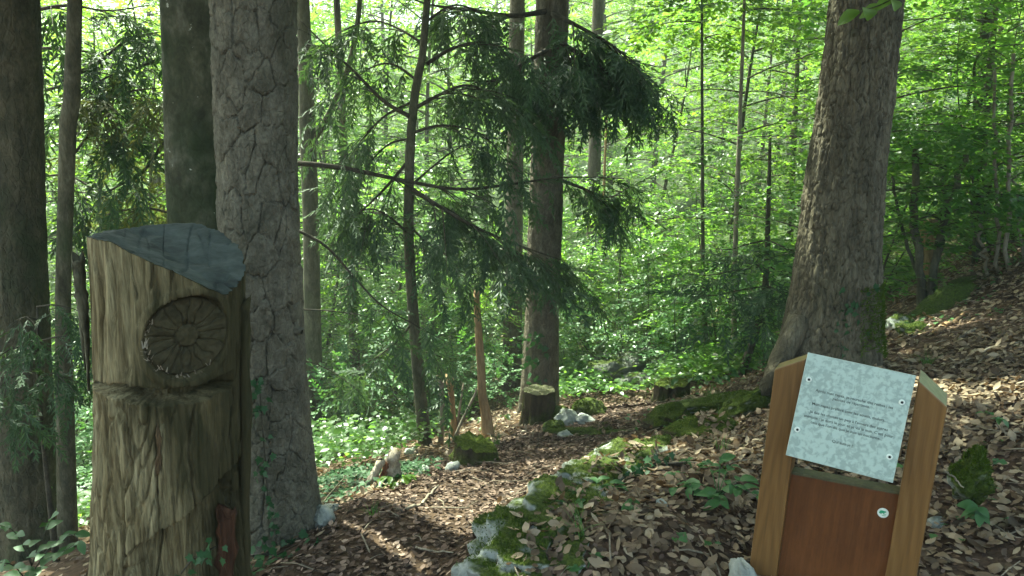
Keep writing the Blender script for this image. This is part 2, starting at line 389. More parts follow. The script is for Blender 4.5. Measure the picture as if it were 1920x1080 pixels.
def groundz(x, y):
    x = np.asarray(x, float); y = np.asarray(y, float); sh = x.shape
    x = x.ravel(); y = y.ravel()
    z = np.empty(len(x))
    for i in range(0, len(x), 40000):
        a, b = x[i:i + 40000], y[i:i + 40000]
        z[i:i + 40000] = _tps((a[:, None] - CP[:, 0]) ** 2 + (b[:, None] - CP[:, 1]) ** 2) @ _S[:_n] + _S[_n] + _S[_n + 1] * a + _S[_n + 2] * b
    far = -2.0 + 4.5 * np.tanh(x / 16) + np.maximum(0, y - 45) * .22 + .5 * vnoise(x * .2, y * .2, 0, 5)
    far = np.where(y < 0, 0 + .3 * np.clip(x, -12, 12), far)
    w = sstep(9, 16, np.hypot(x, y - 5))
    z = np.clip(z, -5, 4) * (1 - w) + far * w
    z = z + .03 * vnoise(x * 1.7, y * 1.7, 0, 3) + .012 * vnoise(x * 6, y * 6, 0, 4)
    return z.reshape(sh)
def ghit(px, py):
    r = ray(px, py); t = np.linspace(1.2, 40, 4000); p = CAM + r * t[:, None]
    b = p[:, 2] < groundz(p[:, 0], p[:, 1])
    return p[np.argmax(b)] if b.any() else p[-1]
def gp(x, y): return np.array([x, y, float(groundz(np.array([x]), np.array([y]))[0])])
def gnormal(x, y):
    e = .05; dx = (groundz(x + e, y) - groundz(x - e, y)) / (2 * e); dy = (groundz(x, y + e) - groundz(x, y - e)) / (2 * e)
    return norm(np.stack([-dx, -dy, np.ones_like(dx)], -1))
def spaced(n, c, lo, hi, k):
    s = np.linspace(-1, 1, n); g = np.sinh(k * s) / np.sinh(k); return c + np.where(s < 0, -g * (lo - c), g * (hi - c))
gx = spaced(290, .5, -130, 130, 5.2); gy = spaced(290, 4.5, -60, 190, 5.2)
GX, GY = np.meshgrid(gx, gy); GZ = groundz(GX, GY)
nx, ny = len(gx), len(gy)
ii = (np.arange(ny - 1)[:, None] * nx + np.arange(nx - 1)[None]).ravel()
ground = structure('ground', np.stack([GX, GY, GZ], -1).reshape(-1, 3), np.stack([ii, ii + 1, ii + nx + 1, ii + nx], -1), M['soil'])

def near_path(x, y):
    """0 on the trodden path, 1 away from it"""
    pth = np.array([(-.25,-.5),(-.2,1.2),(-.35,2.3),(-.4,3.0),(-.1,3.8),(.15,4.6),(.4,5.4),(.75,6.2),(1.0,7.2),(1.15,8.5)])
    d = np.full(np.shape(x), 9.)
    for a, b in zip(pth[:-1], pth[1:]):
        ab = b - a; t = np.clip(((x - a[0]) * ab[0] + (y - a[1]) * ab[1]) / (ab @ ab), 0, 1)
        d = np.minimum(d, np.hypot(x - a[0] - t * ab[0], y - a[1] - t * ab[1]))
    return sstep(.35, .65, d + .12 * vnoise(x * 2, y * 2, 0, 8))

# ------------------------------------------------------------------ leaf shapes
KITE_V = np.array([(0, 0, 0), (.42, .30, .07), (1, 0, -.05), (.42, -.30, .07)]); KITE_F = np.array([(0, 3, 2), (0, 2, 1)])
DRY_V = np.array([(0, 0, .08), (.22, .24, .13), (.25, 0, .0), (.24, -.22, .10), (.62, .27, .15), (.62, 0, .02), (.60, -.29, .10), (1, 0, .17)]); DRY_F = np.array([(0, 2, 1), (0, 3, 2), (1, 2, 5), (1, 5, 4), (2, 3, 6), (2, 6, 5), (4, 5, 7), (5, 6, 7)])
def ovate(n=5, wid=.3, curl=.1, fold=.12, tipz=0., seed=0, wav=.02, base=.08, stalk=.12):
    """a single leaf, length 1 along +x, 3 columns by n+1 rows, with a little stalk"""
    r = np.random.default_rng(seed); V = []; t = np.linspace(0, 1, n + 1)
    for k, s in enumerate(t):
        w = wid * math.sin(math.pi * min(.97, max(.03, s)) ** .85) ** .8
        z = curl * math.sin(math.pi * s) + tipz * s * s
        for c in (-1, 0, 1): V.append((s, c * w, z + fold * abs(c) * w / wid + r.normal(0, wav) * abs(c)))
    V = np.array(V); Fq = []
    for k in range(n):
        for c in (0, 1): a = k * 3 + c; Fq.append((a, a + 3, a + 4, a + 1))
    V = np.r_[V, [(-stalk, -.012, 0), (-stalk, .012, 0), (.03, .012, .005), (.03, -.012, .005)]]
    m = (n + 1) * 3; Fq.append((m, m + 3, m + 2, m + 1))
    return V, np.array(Fq)
def leaf_mesh(name, m, **k):
    V, f = ovate(**k); return mesh(name, V, f, m)
LM = {k: [leaf_mesh(k, M[k], seed=s, fold=.06 + .03 * s, wid=.27 + .03 * s, tipz=-.15, curl=.05) for s in range(3)] for k in ('leaf', 'leaf2', 'leaf_dark', 'herb')}
def ivy_mesh(s):
    V = np.array([(-.3, 0, 0), (0, 0, 0), (-.08, .32, .04), (.2, .24, .03), (.35, .46, .03), (.5, .2, .02), (1, 0, -.06), (.5, -.2, .02), (.35, -.46, .03), (.2, -.24, .03), (-.08, -.32, .04), (.35, 0, -.03)])
    f = np.array([(1, 2, 11), (2, 3, 11), (3, 4, 11), (4, 5, 11), (5, 6, 11), (6, 7, 11), (7, 8, 11), (8, 9, 11), (9, 10, 11), (10, 1, 11)])[:, ::-1]
    V = V + np.random.default_rng(s).normal(0, .02, V.shape) * (1, 1, .6); return mesh('ivy_leaf', V, f, M['ivy'])
LM['ivy'] = [ivy_mesh(s) for s in range(3)]
DRYM = [leaf_mesh('dry_leaf', M['dry'], seed=s, n=5, wid=.26 + .05 * rng.random(), curl=rng.uniform(-.12, .2), fold=rng.uniform(-.1, .22), tipz=rng.uniform(-.2, .25), wav=.045) for s in range(9)]
def put(name, me, parent, pos, d, up, size, base=None):
    """one leaf object: pos/d/up in world, parent unrotated"""
    R = frames(np.asarray(d, float)[None], np.asarray(up, float)[None])[0] * size
    m = Matrix.Identity(4)
    p = np.asarray(pos) - np.array(parent.location)
    for i in range(3):
        for j in range(3): m[i][j] = R[i, j]
        m[i][3] = p[i]
    o = bpy.data.objects.new(name, me); COL.objects.link(o); o.parent = parent; o.matrix_local = m
    return o

# ------------------------------------------------------------------ dry leaf litter on the ground
def in_view(x, y, m=.6): return (np.abs(x) < y * .78 + m)
def scatter(n, x0, x1, y0, y1):
    x = rng.uniform(x0, x1, n); y = rng.uniform(y0, y1, n); k = in_view(x, y); return x[k], y[k]
def lay(x, y, size, tilt, lift, pv, pf):
    n = len(x); z = groundz(x, y); N = gnormal(x, y)
    N = norm(N + rng.normal(0, 1, (n, 3)) * np.broadcast_to(tilt, (n,))[:, None])
    d = rand_unit(n); d = norm(d - (d * N).sum(-1, keepdims=True) * N)
    R = frames(d, N) * size[:, None, None]
    return inst(pv, pf, R, np.stack([x, y, z + lift], -1))
acc = Acc()
for (n, x0, x1, y0, y1, s0, s1) in ((22000, -3, 3.6, 1.2, 4, .026, .055), (22000, -.2, 3.6, 1.2, 4.3, .028, .06), (34000, -6, 7, 4, 8, .032, .062), (14000, -9, 10, 8, 13, .06, .1)):
    x, y = scatter(n, x0, x1, y0, y1); k = near_path(x, y) > rng.random(len(x)) * .9
    k &= rng.random(len(x)) < .4 + .7 * sstep(-.35, .15, fbm(x * 1.6, y * 1.6, 0, 66, 3))
    k &= (rng.random(len(x)) < np.where(x < -.6 - .05 * y, .5, 1)); x, y = x[k], y[k]
    sq = np.array([1, rng.uniform(.8, 1.1), 1])
    for q in range(3):
        xs, ys = x[q::3], y[q::3]; pv = DRY_V * (1, (.75, 1, 1.2)[q], (.3, 1.3, -1.2)[q])
        V, T = lay(xs, ys, s0 + (s1 - s0) * rng.random(len(xs)) ** 1.3, rng.uniform(.05, .55, len(xs)), rng.uniform(.0, .03, len(xs)), pv, DRY_F)
        acc.add(V, T)
V, fs = acc.get()
o = link('leaf_litter', mesh('leaf_litter', V, fs, M['dry'])); o['kind'] = 'stuff'; o['label'] = 'brown dry beech leaves covering the forest floor'; o['category'] = 'leaf litter'
acc = Acc()
for (n, x0, x1, y0, y1, s0, s1) in ((26000, -1.6, 1.2, 1.2, 5, .014, .04), (16000, -1.6, 2.2, 5, 9, .02, .055), (26000, -.2, 5, 1.3, 6, .010, .03)):
    x, y = scatter(n, x0, x1, y0, y1); k = (near_path(x, y) < .35 + rng.random(len(x)) * .65) | (s1 < .035); x, y = x[k], y[k]
    V, T = lay(x, y, rng.uniform(s0, s1, len(x)), rng.uniform(.05, .4, len(x)), rng.uniform(0, .012, len(x)), DRY_V[:, :] * (1, 1, .8), DRY_F); acc.add(V, T)
V, fs = acc.get()
o = link('path_litter', mesh('path_litter', V, fs, M['litter'])); o['kind'] = 'stuff'; o['label'] = 'small reddish brown leaf fragments on the trodden path'; o['category'] = 'leaf litter'
acc = Acc()
x, y = scatter(1500, -3, 5, 1.5, 8)
for a, b in zip(x[:750], y[:750]):
    l = rng.uniform(.04, .22); an = rng.uniform(0, 6.28); dd = np.array([math.cos(an), math.sin(an)]) * l; q = np.array([[a, b], [a + dd[0] * .5 + rng.normal(0, .008), b + dd[1] * .5], [a + dd[0], b + dd[1]]])
    acc.add(*tube(np.c_[q, groundz(q[:, 0], q[:, 1]) + np.array([.02, .025, .018])], rng.uniform(.0012, .0035), 4))
V, fs = acc.get()
o = link('twig_litter', mesh('twig_litter', V, fs, M['grey_wood'])); o['kind'] = 'stuff'; o['label'] = 'thin broken twigs strewn among the dry leaves'; o['category'] = 'twigs'
# the nearest leaves one by one, lying on the ground
cnt = 0
while cnt < 300:
    x, y = rng.uniform(-.1, 1.9), rng.uniform(1.75, 3.1)
    if not in_view(np.array([x]), np.array([y]), 0)[0] or near_path(np.array([x]), np.array([y]))[0] < .8: continue
    if .62 < x < 1.3 and 1.75 < y < 2.15: continue
    z = groundz(np.array([x]), np.array([y]))[0] + rng.uniform(.012, .035)
    nrm = gnormal(np.array([x]), np.array([y]))[0] + rng.normal(0, .33, 3)
    put('dry_leaf', DRYM[cnt % 9], ground, (x, y, z), rand_unit(1)[0] * (1, 1, .3), nrm, rng.uniform(.035, .064)); cnt += 1

# ------------------------------------------------------------------ generic trunk
def trunk_grid(path, nth, dz, disp=None, zfine=3.2, flare=.35, flare_h=.35, lobes=5, seed=0):
    """path: rows (x,y,z,r) from below the ground up; returns V, Q"""
    path = np.asarray(path, float); path = path[np.argsort(path[:, 2])]
    z0, z1 = path[0, 2], path[-1, 2]
    zf = min(zfine, z1)
    zs = np.r_[np.arange(z0, zf, dz), np.linspace(zf, z1, max(2, int((z1 - zf) / .5)))] if z1 > zf + .1 else np.arange(z0, z1, dz)
    c = np.stack([np.interp(zs, path[:, 2], path[:, q]) for q in (0, 1, 3)], -1)
    ker = np.ones(9) / 9
    th = np.arange(nth) * 2 * math.pi / nth
    TH, ZZ = np.meshgrid(th, zs)
    R = c[:, 2:3] * np.ones_like(TH)
    gz = path[0, 2] + .3
    fl = np.exp(-np.maximum(0, ZZ - gz) / flare_h)
    R = R * (1 + flare * fl * (1 + .5 * np.cos(lobes * TH + seed) + .35 * np.cos((lobes - 2) * TH + 2 * seed)))
    R = R * (1 + .03 * vnoise(np.cos(TH) * 1.2, np.sin(TH) * 1.2, ZZ * 1.2, seed + 1))
    if disp is not None: R = R + disp(TH, ZZ, R)
    V = np.stack([c[:, 0:1] + R * np.cos(TH), c[:, 1:2] + R * np.sin(TH), ZZ], -1).reshape(-1, 3)
    m = len(zs); i = np.arange(m - 1)[:, None] * nth; j = np.arange(nth)[None]; jn = (j + 1) % nth
    Q = np.stack([i + j, i + jn, i + nth + jn, i + nth + j], -1).reshape(-1, 4)
    return V, Q
def path_px(rows, Y, top=11., lean=(0, 0), rtop=.5, ground_=True):
    """rows: (px, py, width px) at world depth Y, extended down into the ground and up to `top`"""
    out = []
    for (px, py, w) in rows:
        p = PY(px, py, Y); t = (p - CAM) @ np.array([0, math.cos(PITCH), -math.sin(PITCH)])
        out.append((*p, w / F * t / 2))
    out.sort(key=lambda r: r[2]); out = np.array(out)
    a, b = out[0], out[-1]
    g = gp(a[0], a[1])[2]
    if ground_:
        sl = (out[1, :2] - out[0, :2]) / max(.05, out[1, 2] - out[0, 2]) if len(out) > 1 else np.zeros(2)
        zb = g - .3; xy = a[:2] + np.clip(sl, -.15, .15) * (zb - a[2])
        if zb < a[2]: out = np.r_[[(*xy, zb, a[3] * 1.02)], out]
    if top > b[2] + .2:
        s2 = np.clip((b[:2] - a[:2]) / max(.1, b[2] - a[2]), -.12, .12)
        out = np.r_[out, [(*(b[:2] + s2 * (top - b[2])), top, b[3] * rtop)]]
    return out
def base_of(path): return np.array([path[0][0], path[0][1], path[0][2] + .3])

# sun gaps: pools of light seen on the path and bank; leaf sprays overhead that would block them are left out
GAPS = [(ghit(px, py), r) for px, py, r in ((890,935,.13),(930,945,.14),(975,955,.12),(850,975,.12),(890,990,.12),(850,1045,.1),(720,925,.2),(735,865,.22),(1130,770,.3),(1090,795,.25),
        (1200,765,.25),(1190,870,.12),(1150,890,.12),(1880,760,.2),(1860,755,.2),(905,790,.35),(850,820,.3),(1300,820,.12),(1750,610,.2))]
GAPS += [(PY(905, 700, 5.8), .35), (PY(735, 860, 4.6), .22), (PY(1895, 470, 6), .15), (PY(1525, 220, 4.15), .13), (PY(1530, 260, 4.15), .1)]
def open_to_sun(p, extra=.27):
    k = np.ones(len(p), bool)
    for g, r in GAPS:
        d = p - g; t = d @ SUN
        k &= ~((np.linalg.norm(d - t[:, None] * SUN, axis=1) < r + extra) & (t > .6))
    return k

def clear_limbs(lm): return [q for q in lm if open_to_sun(q[0], .10).all()]
# ------------------------------------------------------------------ broadleaf trees
def spray(seed, n=11, L=.40, leaf=.088):
    r = np.random.default_rng(seed); O = []; D = []; U = []; S = []
    for k in range(n):
        s = k / (n - 1); side = 1 if k % 2 else -1
        a = side * r.uniform(.5, 1.05) if k < n - 1 else 0
        O.append((s * L, 0, -.08 * s * s)); D.append((math.cos(a), math.sin(a), r.normal(-.12, .18))); U.append((r.normal(0, .28), r.normal(0, .28), 1)); S.append(leaf * r.uniform(.7, 1.15))
    R = frames(np.array(D), np.array(U)) * np.array(S)[:, None, None]
    return inst(KITE_V, KITE_F, R, np.array(O))
SPR = [spray(s) for s in range(6)]
def crown_from(O, D, U, S, protos=SPR):
    acc = Acc(); R = frames(D, U) * S[:, None, None]; q = rng.integers(0, len(protos), len(O))
    for k, (pv, pf) in enumerate(protos):
        m = q == k
        if m.any(): acc.add(*inst(pv, pf, R[m], O[m]))
    return acc.get()
def limbs(trunk_at, h0, h1, n, L, up=.35, r0=.03, seed=0, az=None, fall=.3, kn=10):
    r = np.random.default_rng(seed); out = []
    for k in range(n):
        h = h0 + (h1 - h0) * (k + r.random()) / n
        a = k * 2.4 + r.normal(0, .3) if az is None else r.uniform(*az)
        l = L * r.uniform(.6, 1.1) * (1 - .55 * ((h - h0) / max(.1, h1 - h0)) ** 1.5)
        s = np.linspace(0, 1, kn); e = up * r.uniform(.5, 1.5)
        b = trunk_at(h)
        w = .07 * l * np.sin(s * r.uniform(2, 5) + r.random() * 6)
        X = b[0] + np.cos(a) * l * s - np.sin(a) * w; Yv = b[1] + np.sin(a) * l * s + np.cos(a) * w
        Z = h + l * (e * s - fall * s * s)
        out.append((np.stack([X, Yv, Z], -1), r0 * (.5 + .5 * l / L) * (1 - .85 * s)))
    return out
def dress(lims, per, wide=.45, s0=.2, size=(.8, 1.25), carve=False, flat=.25, seed=0):
    r = np.random.default_rng(seed); O, D, U = [], [], []
    for pts, _ in lims:
        n = max(3, int(per * r.uniform(.7, 1.3))); t = s0 + (1 - s0) * r.random(n) ** .8
        i = t * (len(pts) - 1); a = np.clip(i.astype(int), 0, len(pts) - 2); f = (i - a)[:, None]
        p = pts[a] * (1 - f) + pts[a + 1] * f; tg = norm(pts[a + 1] - pts[a])
        side = norm(np.cross(tg, (0, 0, 1.))); sg = np.where(r.random(n) < .5, 1, -1)
        off = r.random(n) * wide * (1.25 - t)
        O.append(p + side * (sg * off)[:, None] + np.c_[np.zeros((n, 2)), r.normal(0, .07, n)])
        ang = r.uniform(.2, 1.2, n)
        D.append(tg * np.cos(ang)[:, None] + side * (sg * np.sin(ang))[:, None] + np.c_[np.zeros((n, 2)), r.normal(-.08, .15, n)])
        U.append(np.c_[r.normal(0, flat, n), r.normal(0, flat, n), np.ones(n)])
    O, D, U = map(np.concatenate, (O, D, U))
    if carve: k = open_to_sun(O); O, D, U = O[k], D[k], U[k]
    return O, D, U, r.uniform(*size, len(O))
def limb_mesh(lims, k=5):
    a = Acc()
    for p, rr in lims: a.add(*tube(p, rr, k))
    return a.get()
def wander(base, H, r0, seed, amp=.25, n=14, rtop=.15):
    r = np.random.default_rng(seed); s = np.linspace(0, 1, n); ph = r.random(4) * 6
    x = base[0] + amp * (np.sin(s * 3.5 + ph[0]) - math.sin(ph[0])) * .6 + r.normal(0, .05) * H * s
    y = base[1] + amp * (np.sin(s * 3 + ph[1]) - math.sin(ph[1])) * .6 + r.normal(0, .05) * H * s
    return np.stack([x, y, base[2] - .25 + s * (H + .25), r0 * (1 - (1 - rtop) * s)], -1)
PROTO = {}
def broad_proto(key, H, h0, L, r0, n, per, leafm, barkm, seed, up=.4, size=(.8, 1.25), stems=1, wide=.5):
    """meshes of a broadleaf tree standing at the origin"""
    tr = Acc(); L_all = []
    for s in range(stems):
        b = np.array([0, 0, 0.]) if stems == 1 else np.array([rng.normal(0, .1), rng.normal(0, .1), 0])
        p = wander(b, H * (1 if s == 0 else rng.uniform(.6, .95)), r0 * (1 if s == 0 else .75), seed + s, .3)
        if stems > 1: a = s * 2.1 + seed; p[:, 0] += np.cos(a) * .22 * (p[:, 2]) * rng.uniform(.4, 1); p[:, 1] += np.sin(a) * .22 * p[:, 2] * rng.uniform(.4, 1)
        tr.add(*tube(p[:, :3], p[:, 3], 8))
        at = lambda h, p=p: (np.interp(h, p[:, 2], p[:, 0]), np.interp(h, p[:, 2], p[:, 1]))
        L_all += limbs(at, h0, p[-1, 2] * .97, n // stems, L, up, r0 * .32, seed + 7 * s)
        tip = p[-4:, :3]; L_all.append((smooth_path(tip, 8), np.linspace(p[-4, 3], .004, 8)))
    for p, rr in L_all: tr.add(*tube(p, rr, 4))
    V, fs = tr.get(); t_me = mesh('trunk', V, fs, M[barkm])
    V, fs = crown_from(*dress(L_all, per, wide, size=size, seed=seed)); c_me = mesh('crown', V, fs, M[leafm], smooth=False)
    PROTO[key] = (t_me, c_me)
broad_proto('tall_a', 12.5, 2.4, 3.2, .13, 44, 24, 'leaf', 'grey_bark', 1, size=(.95, 1.5), wide=.8)
broad_proto('tall_b', 10.5, 1.5, 2.9, .10, 38, 19, 'leaf', 'grey_bark', 2, size=(.95, 1.5), wide=.8)
broad_proto('tall_c', 11.5, 2.6, 3.4, .15, 42, 24, 'leaf2', 'grey_bark', 3, size=(.95, 1.5), wide=.8)
broad_proto('mid_a', 6.5, .7, 2.1, .055, 36, 17, 'leaf', 'thin_bark', 4, size=(.8, 1.2))
broad_proto('mid_b', 5.2, .4, 1.9, .045, 34, 17, 'leaf2', 'thin_bark', 5, size=(.8, 1.2))
broad_proto('shrub_a', 3.0, .25, 1.3, .020, 28, 12, 'leaf2', 'thin_bark', 6, stems=4, size=(.65, 1.0), wide=.35)
broad_proto('shrub_b', 2.6, .15, 1.1, .018, 26, 13, 'leaf', 'thin_bark', 7, stems=3, size=(.6, .95), wide=.35)
broad_proto('shrub_c', 1.5, .1, .7, .010, 18, 9, 'herb', 'thin_bark', 8, stems=4, size=(.5, .8), wide=.25)
def plant_tree(name, key, x, y, s, label, cat, group=None, rz=None, sz=None):
    b = gp(x, y); t = thing(name, label, cat, b, group, rng.uniform(0, 6.28) if rz is None else rz)
    t.scale = (s, s, s * (sz or 1))
    for nm, me in zip(('trunk', 'crown'), PROTO[key]):
        o = link(nm, me, t)
        if nm == 'crown': o['kind'] = 'stuff'
    return t

# ------------------------------------------------------------------ conifer fronds
def frond(seed, L=.30, n=6, wid=.010, per=3, droop=.10):
    """hanging conifer branchlet: an axis with short needle covered side twigs, each a narrow folded blade with a ragged tip"""
    r = np.random.default_rng(seed); T = []; up = np.array([0, 0, 1.])
    def blade(o, d, l, w):
        d = norm(np.array(d, float)); sd = norm(np.cross(up, d)); m = o + d * l * .45
        a, b = m + sd * w + up * w * .5, m - sd * w + up * w * .5; e = o + d * l
        T.append([o, b, e]); T.append([o, e, a])
        for q in range(per):                     # ragged needles standing off the twig
            f = r.uniform(.25, .95); p = o + d * l * f; nd = norm(d * .9 + sd * r.choice((-1, 1)) * .8 + up * r.normal(0, .4)); v = norm(np.cross(nd, up)) * .0022
            T.append([p - v, p + v, p + nd * r.uniform(.014, .024)])
    for k in range(n):
        f = (k + .2) / n; o = np.array([f * L, r.normal(0, .006), -droop * L * f * f])
        for sg in (1, -1):
            l = L * r.uniform(.22, .42) * (1 - .55 * f); a = r.uniform(.45, .95)
            blade(o, (math.cos(a), sg * math.sin(a), r.normal(-.1, .2)), l, wid * r.uniform(.7, 1.2))
        blade(o, (1, r.normal(0, .12), -droop * f), L / n * 1.5, wid * .9)
    V = np.array(T).reshape(-1, 3); return V, np.arange(len(V)).reshape(-1, 3)
FR = [frond(s) for s in range(4)]; DENS = .42
def hang_fronds(pts, per_m, hang=.7, out=.6, size=(.7, 1.25), s0=.12, spread=.05, depth=.03, r=rng, carve=False):
    """drooping fronds along a branch polyline"""
    seg = np.linalg.norm(np.diff(pts, axis=0), axis=1); Lt = seg.sum(); n = max(2, int(per_m * DENS * Lt * (1 - s0)))
    t = s0 + (1 - s0) * r.random(n); cum = np.r_[0, np.cumsum(seg)] / Lt
    p = np.stack([np.interp(t, cum, pts[:, c]) for c in range(3)], -1)
    a = np.clip(np.searchsorted(cum, t) - 1, 0, len(pts) - 2); tg = norm(pts[a + 1] - pts[a])
    side = norm(np.cross(tg, (0, 0, 1.))) * np.where(r.random(n) < .5, 1, -1)[:, None]
    g = np.abs(r.normal(0, 1, n)) * depth
    lat = r.normal(0, 1, n) * spread
    O = p + np.c_[np.zeros((n, 2)), -g] + side * np.abs(lat)[:, None]
    h = np.where(r.random(n) < .38, r.uniform(-.15, .3, n), r.uniform(.35, 1.6, n) * hang)
    D = tg * r.uniform(.2, 1, n)[:, None] + side * (r.uniform(0, 1, n) * out)[:, None] + np.c_[np.zeros((n, 2)), -h]
    U = norm(np.c_[r.normal(0, .35, (n, 2)), np.ones(n)] + tg * .5)
    return O, D, U, r.uniform(*size, n)
def frond_mesh(parts): 
    O, D, U, S = (np.concatenate(x) for x in zip(*parts)); return crown_from(O, D, U, S, FR)
def branch_px(rows, r0, n=16):
    """rows (px,py,Y) -> smooth limb, radius tapering from r0"""
    pts = smooth_path([PY(*q) for q in rows], n); return pts, r0 * (1 - .82 * np.linspace(0, 1, n))
def add_branch(root, rows, r0, per_m, fm='needle', barkm='limb_bark', subs=0, sub_len=.6, seed=0, **kw):
    r = np.random.default_rng(seed); pts, rr = branch_px(rows, r0)
    a = Acc(); a.add(*tube(pts, rr, 6)); fr = [hang_fronds(pts, per_m, r=r, **kw)] if per_m else []
    for k in range(subs):
        i = r.integers(3, len(pts) - 2); tg = norm(pts[i + 1] - pts[i]); sd = norm(np.cross(tg, (0, 0, 1.))) * r.choice((-1, 1))
        l = sub_len * r.uniform(.5, 1.2); s = np.linspace(0, 1, 7)[:, None]
        q = pts[i] + (tg * .7 + sd * r.uniform(.3, 1) + np.array([0, 0, -.10])) * l * s + np.array([0, 0, -.3]) * l * s * s
        a.add(*tube(q, rr[i] * .5 * (1 - .8 * s[:, 0]), 4))
        if per_m: fr.append(hang_fronds(q, per_m * 1.1, r=r, **kw))
    V, fs = a.get(); b = part('branch', V, fs, M[barkm], root)
    if fr:
        V, fs = frond_mesh(fr); o = part('needles', V, fs, M[fm], b, smooth=False, kind='stuff', base=np.array(root.location))
    return b
def conifer_crown(at, h0, h1, n, L, per_m, seed, carve=True, size=(1.2, 2.2), fall=.45):
    per_m = per_m / DENS; lm = clear_limbs(limbs(at, h0, h1, int(n * 1.15), L, .15, .035, seed, fall=fall)); r = np.random.default_rng(seed); fr = []
    for p, _ in lm: fr.append(hang_fronds(p, per_m, r=r, size=size, spread=.35, hang=.5, s0=.08, depth=.08))
    O, D, U, S = (np.concatenate(x) for x in zip(*fr))
    if carve: k = open_to_sun(O, .27); O, D, U, S = O[k], D[k], U[k], S[k]
    return lm, crown_from(O, D, U, S, [frond(50 + q, n=5, per=1, wid=.02) for q in range(2)])

# ------------------------------------------------------------------ the big trunks
def pine_disp(TH, ZZ, R):
    w1 = fbm(np.cos(TH) * 3, np.sin(TH) * 3, ZZ * 5, 21, 3); w2 = fbm(np.cos(TH) * 3, np.sin(TH) * 3, ZZ * 5, 31, 3)
    low = sstep(.75, .25, ZZ); w3 = fbm(np.cos(TH) * 9, np.sin(TH) * 9, ZZ * 22, 51, 4)
    u = TH / (2 * math.pi) * 11 + .22 * w1; v = ZZ / .135 + .22 * w2
    f1, e, c = voro(u, v, 11, 3)
    u2 = TH / (2 * math.pi) * 26 + .4 * w2; f1b, e2, c2 = voro(u2, ZZ / .075 + .4 * w1, 26, 5)
    d = -.012 * (1 - sstep(.0, .042, e + .018 * w3)) - .004 * (1 - sstep(0, .06, e2)) * low + .0032 * w3 - .0022 * (1 - sstep(0, .25, e)) ** 2 + .008 * (c - .5) + .002 * (c2 - .5)
    fine = .0022 * fbm(np.cos(TH) * 14, np.sin(TH) * 14, ZZ * 60, 41, 3)
    return np.where(ZZ < 2.9, d + fine, 0)
def flake_disp(nu, cell, dep, s, zmax=2.9, split=.5):
    def f(TH, ZZ, R):
        w1 = fbm(np.cos(TH) * 4, np.sin(TH) * 4, ZZ * 5, s, 3); w2 = fbm(np.cos(TH) * 4, np.sin(TH) * 4, ZZ * 5, s + 9, 3)
        f1, e, c = voro(TH / (2 * math.pi) * nu + .5 * w1, ZZ / cell + .5 * w2, nu, s)
        rid = fbm(np.cos(TH) * 7, np.sin(TH) * 7, ZZ * 1.6, s + 3, 4)
        return np.where(ZZ < zmax, -1.3 * dep * (1 - sstep(.01, .14, e)) + dep * (c - .5) * split * 1.4 + dep * .8 * rid + dep * .25 * fbm(np.cos(TH) * 25, np.sin(TH) * 25, ZZ * 60, s + 5, 2), 0)
    return f
def big_tree(name, label, cat, rows, Y, barkm, nth, dz, disp, top=11, zfine=2.6, flare=.25, flare_h=.3, crown=None, seed=0, lobes=5):
    path = path_px(rows, Y, top); t = thing(name, label, cat, base_of(path))
    V, Q = trunk_grid(path, nth, dz, disp, zfine, flare, flare_h, lobes, seed)
    part('trunk', V, Q, M[barkm], t)
    at = lambda h: (np.interp(h, path[:, 2], path[:, 0]), np.interp(h, path[:, 2], path[:, 1]))
    if crown == 'broad':  # out-of-view crowns of both kinds, widened and thickened to shade the foreground
        lm = clear_limbs(limbs(at, 4.2, top, 54, 5.0, .35, .05, seed)); cv, cf = crown_from(*dress(lm, 40, 1.1, size=(1.1, 1.6), carve=True, seed=seed))
        lv, lf = limb_mesh(lm); part('limbs', lv, lf, M['limb_bark'], t, 'stuff'); part('crown', cv, cf, M['leaf'], t, 'stuff', False)
    elif crown == 'conifer':
        lm, (cv, cf) = conifer_crown(at, 3.6, top, 40, 3.6, 17, seed, fall=.35)
        lv, lf = limb_mesh(lm); part('limbs', lv, lf, M['limb_bark'], t, 'stuff'); part('crown', cv, cf, M['needle'], t, 'stuff', False)
    return t, path
pine, pine_path = big_tree('pine_tree', 'old pine with thick grey bark plates right behind the carved stump', 'tree',
    [(476, 0, 154), (485, 400, 144), (502, 700, 138), (518, 900, 146), (524, 1000, 152)], 3.0, 'pine_bark', 330, .0048, pine_disp, 10.5, 2.2, .14, .14, 'conifer', 3)
V, Q = tube(smooth_path([PY(545, 618, 2.98), PY(557, 620, 2.95), PY(566, 622, 2.94)], 5), [.035, .031, .024, .017, .010], 10, False); part('branch_stub', V, Q, M['pine_bark'], pine)
beech, beech_path = big_tree('beech_tree', 'smooth dark mossy trunk with pale lichen spots left of the pine', 'tree',
    [(350, 0, 95), (366, 400, 95), (385, 900, 98)], 4.4, 'beech_bark', 80, .03, lambda T, Z, R: .006 * fbm(np.cos(T) * 2, np.sin(T) * 2, Z * 1.5, 77, 4), 9.5, 3.4, .2, .25, 'broad', 5)
sprL, sprL_path = big_tree('spruce_tree', 'dark rough trunk cut by the left edge of the picture', 'tree',
    [(16, 0, 104), (26, 400, 104), (40, 700, 100), (58, 1050, 96)], 4.6, 'dark_bark', 120, .02, flake_disp(24, .07, .006, 61), 10, 3.2, .2, .3, 'conifer', 7)
sprC, sprC_path = big_tree('spruce_tree', 'straight rough spruce trunk rising behind the mossy cut stump', 'tree',
    [(1036, 0, 62), (1026, 300, 62), (1016, 600, 63), (1012, 735, 66)], 7.2, 'spruce_bark', 110, .025, flake_disp(22, .07, .006, 71), 12, 4.2, .2, .25, 'conifer', 9)
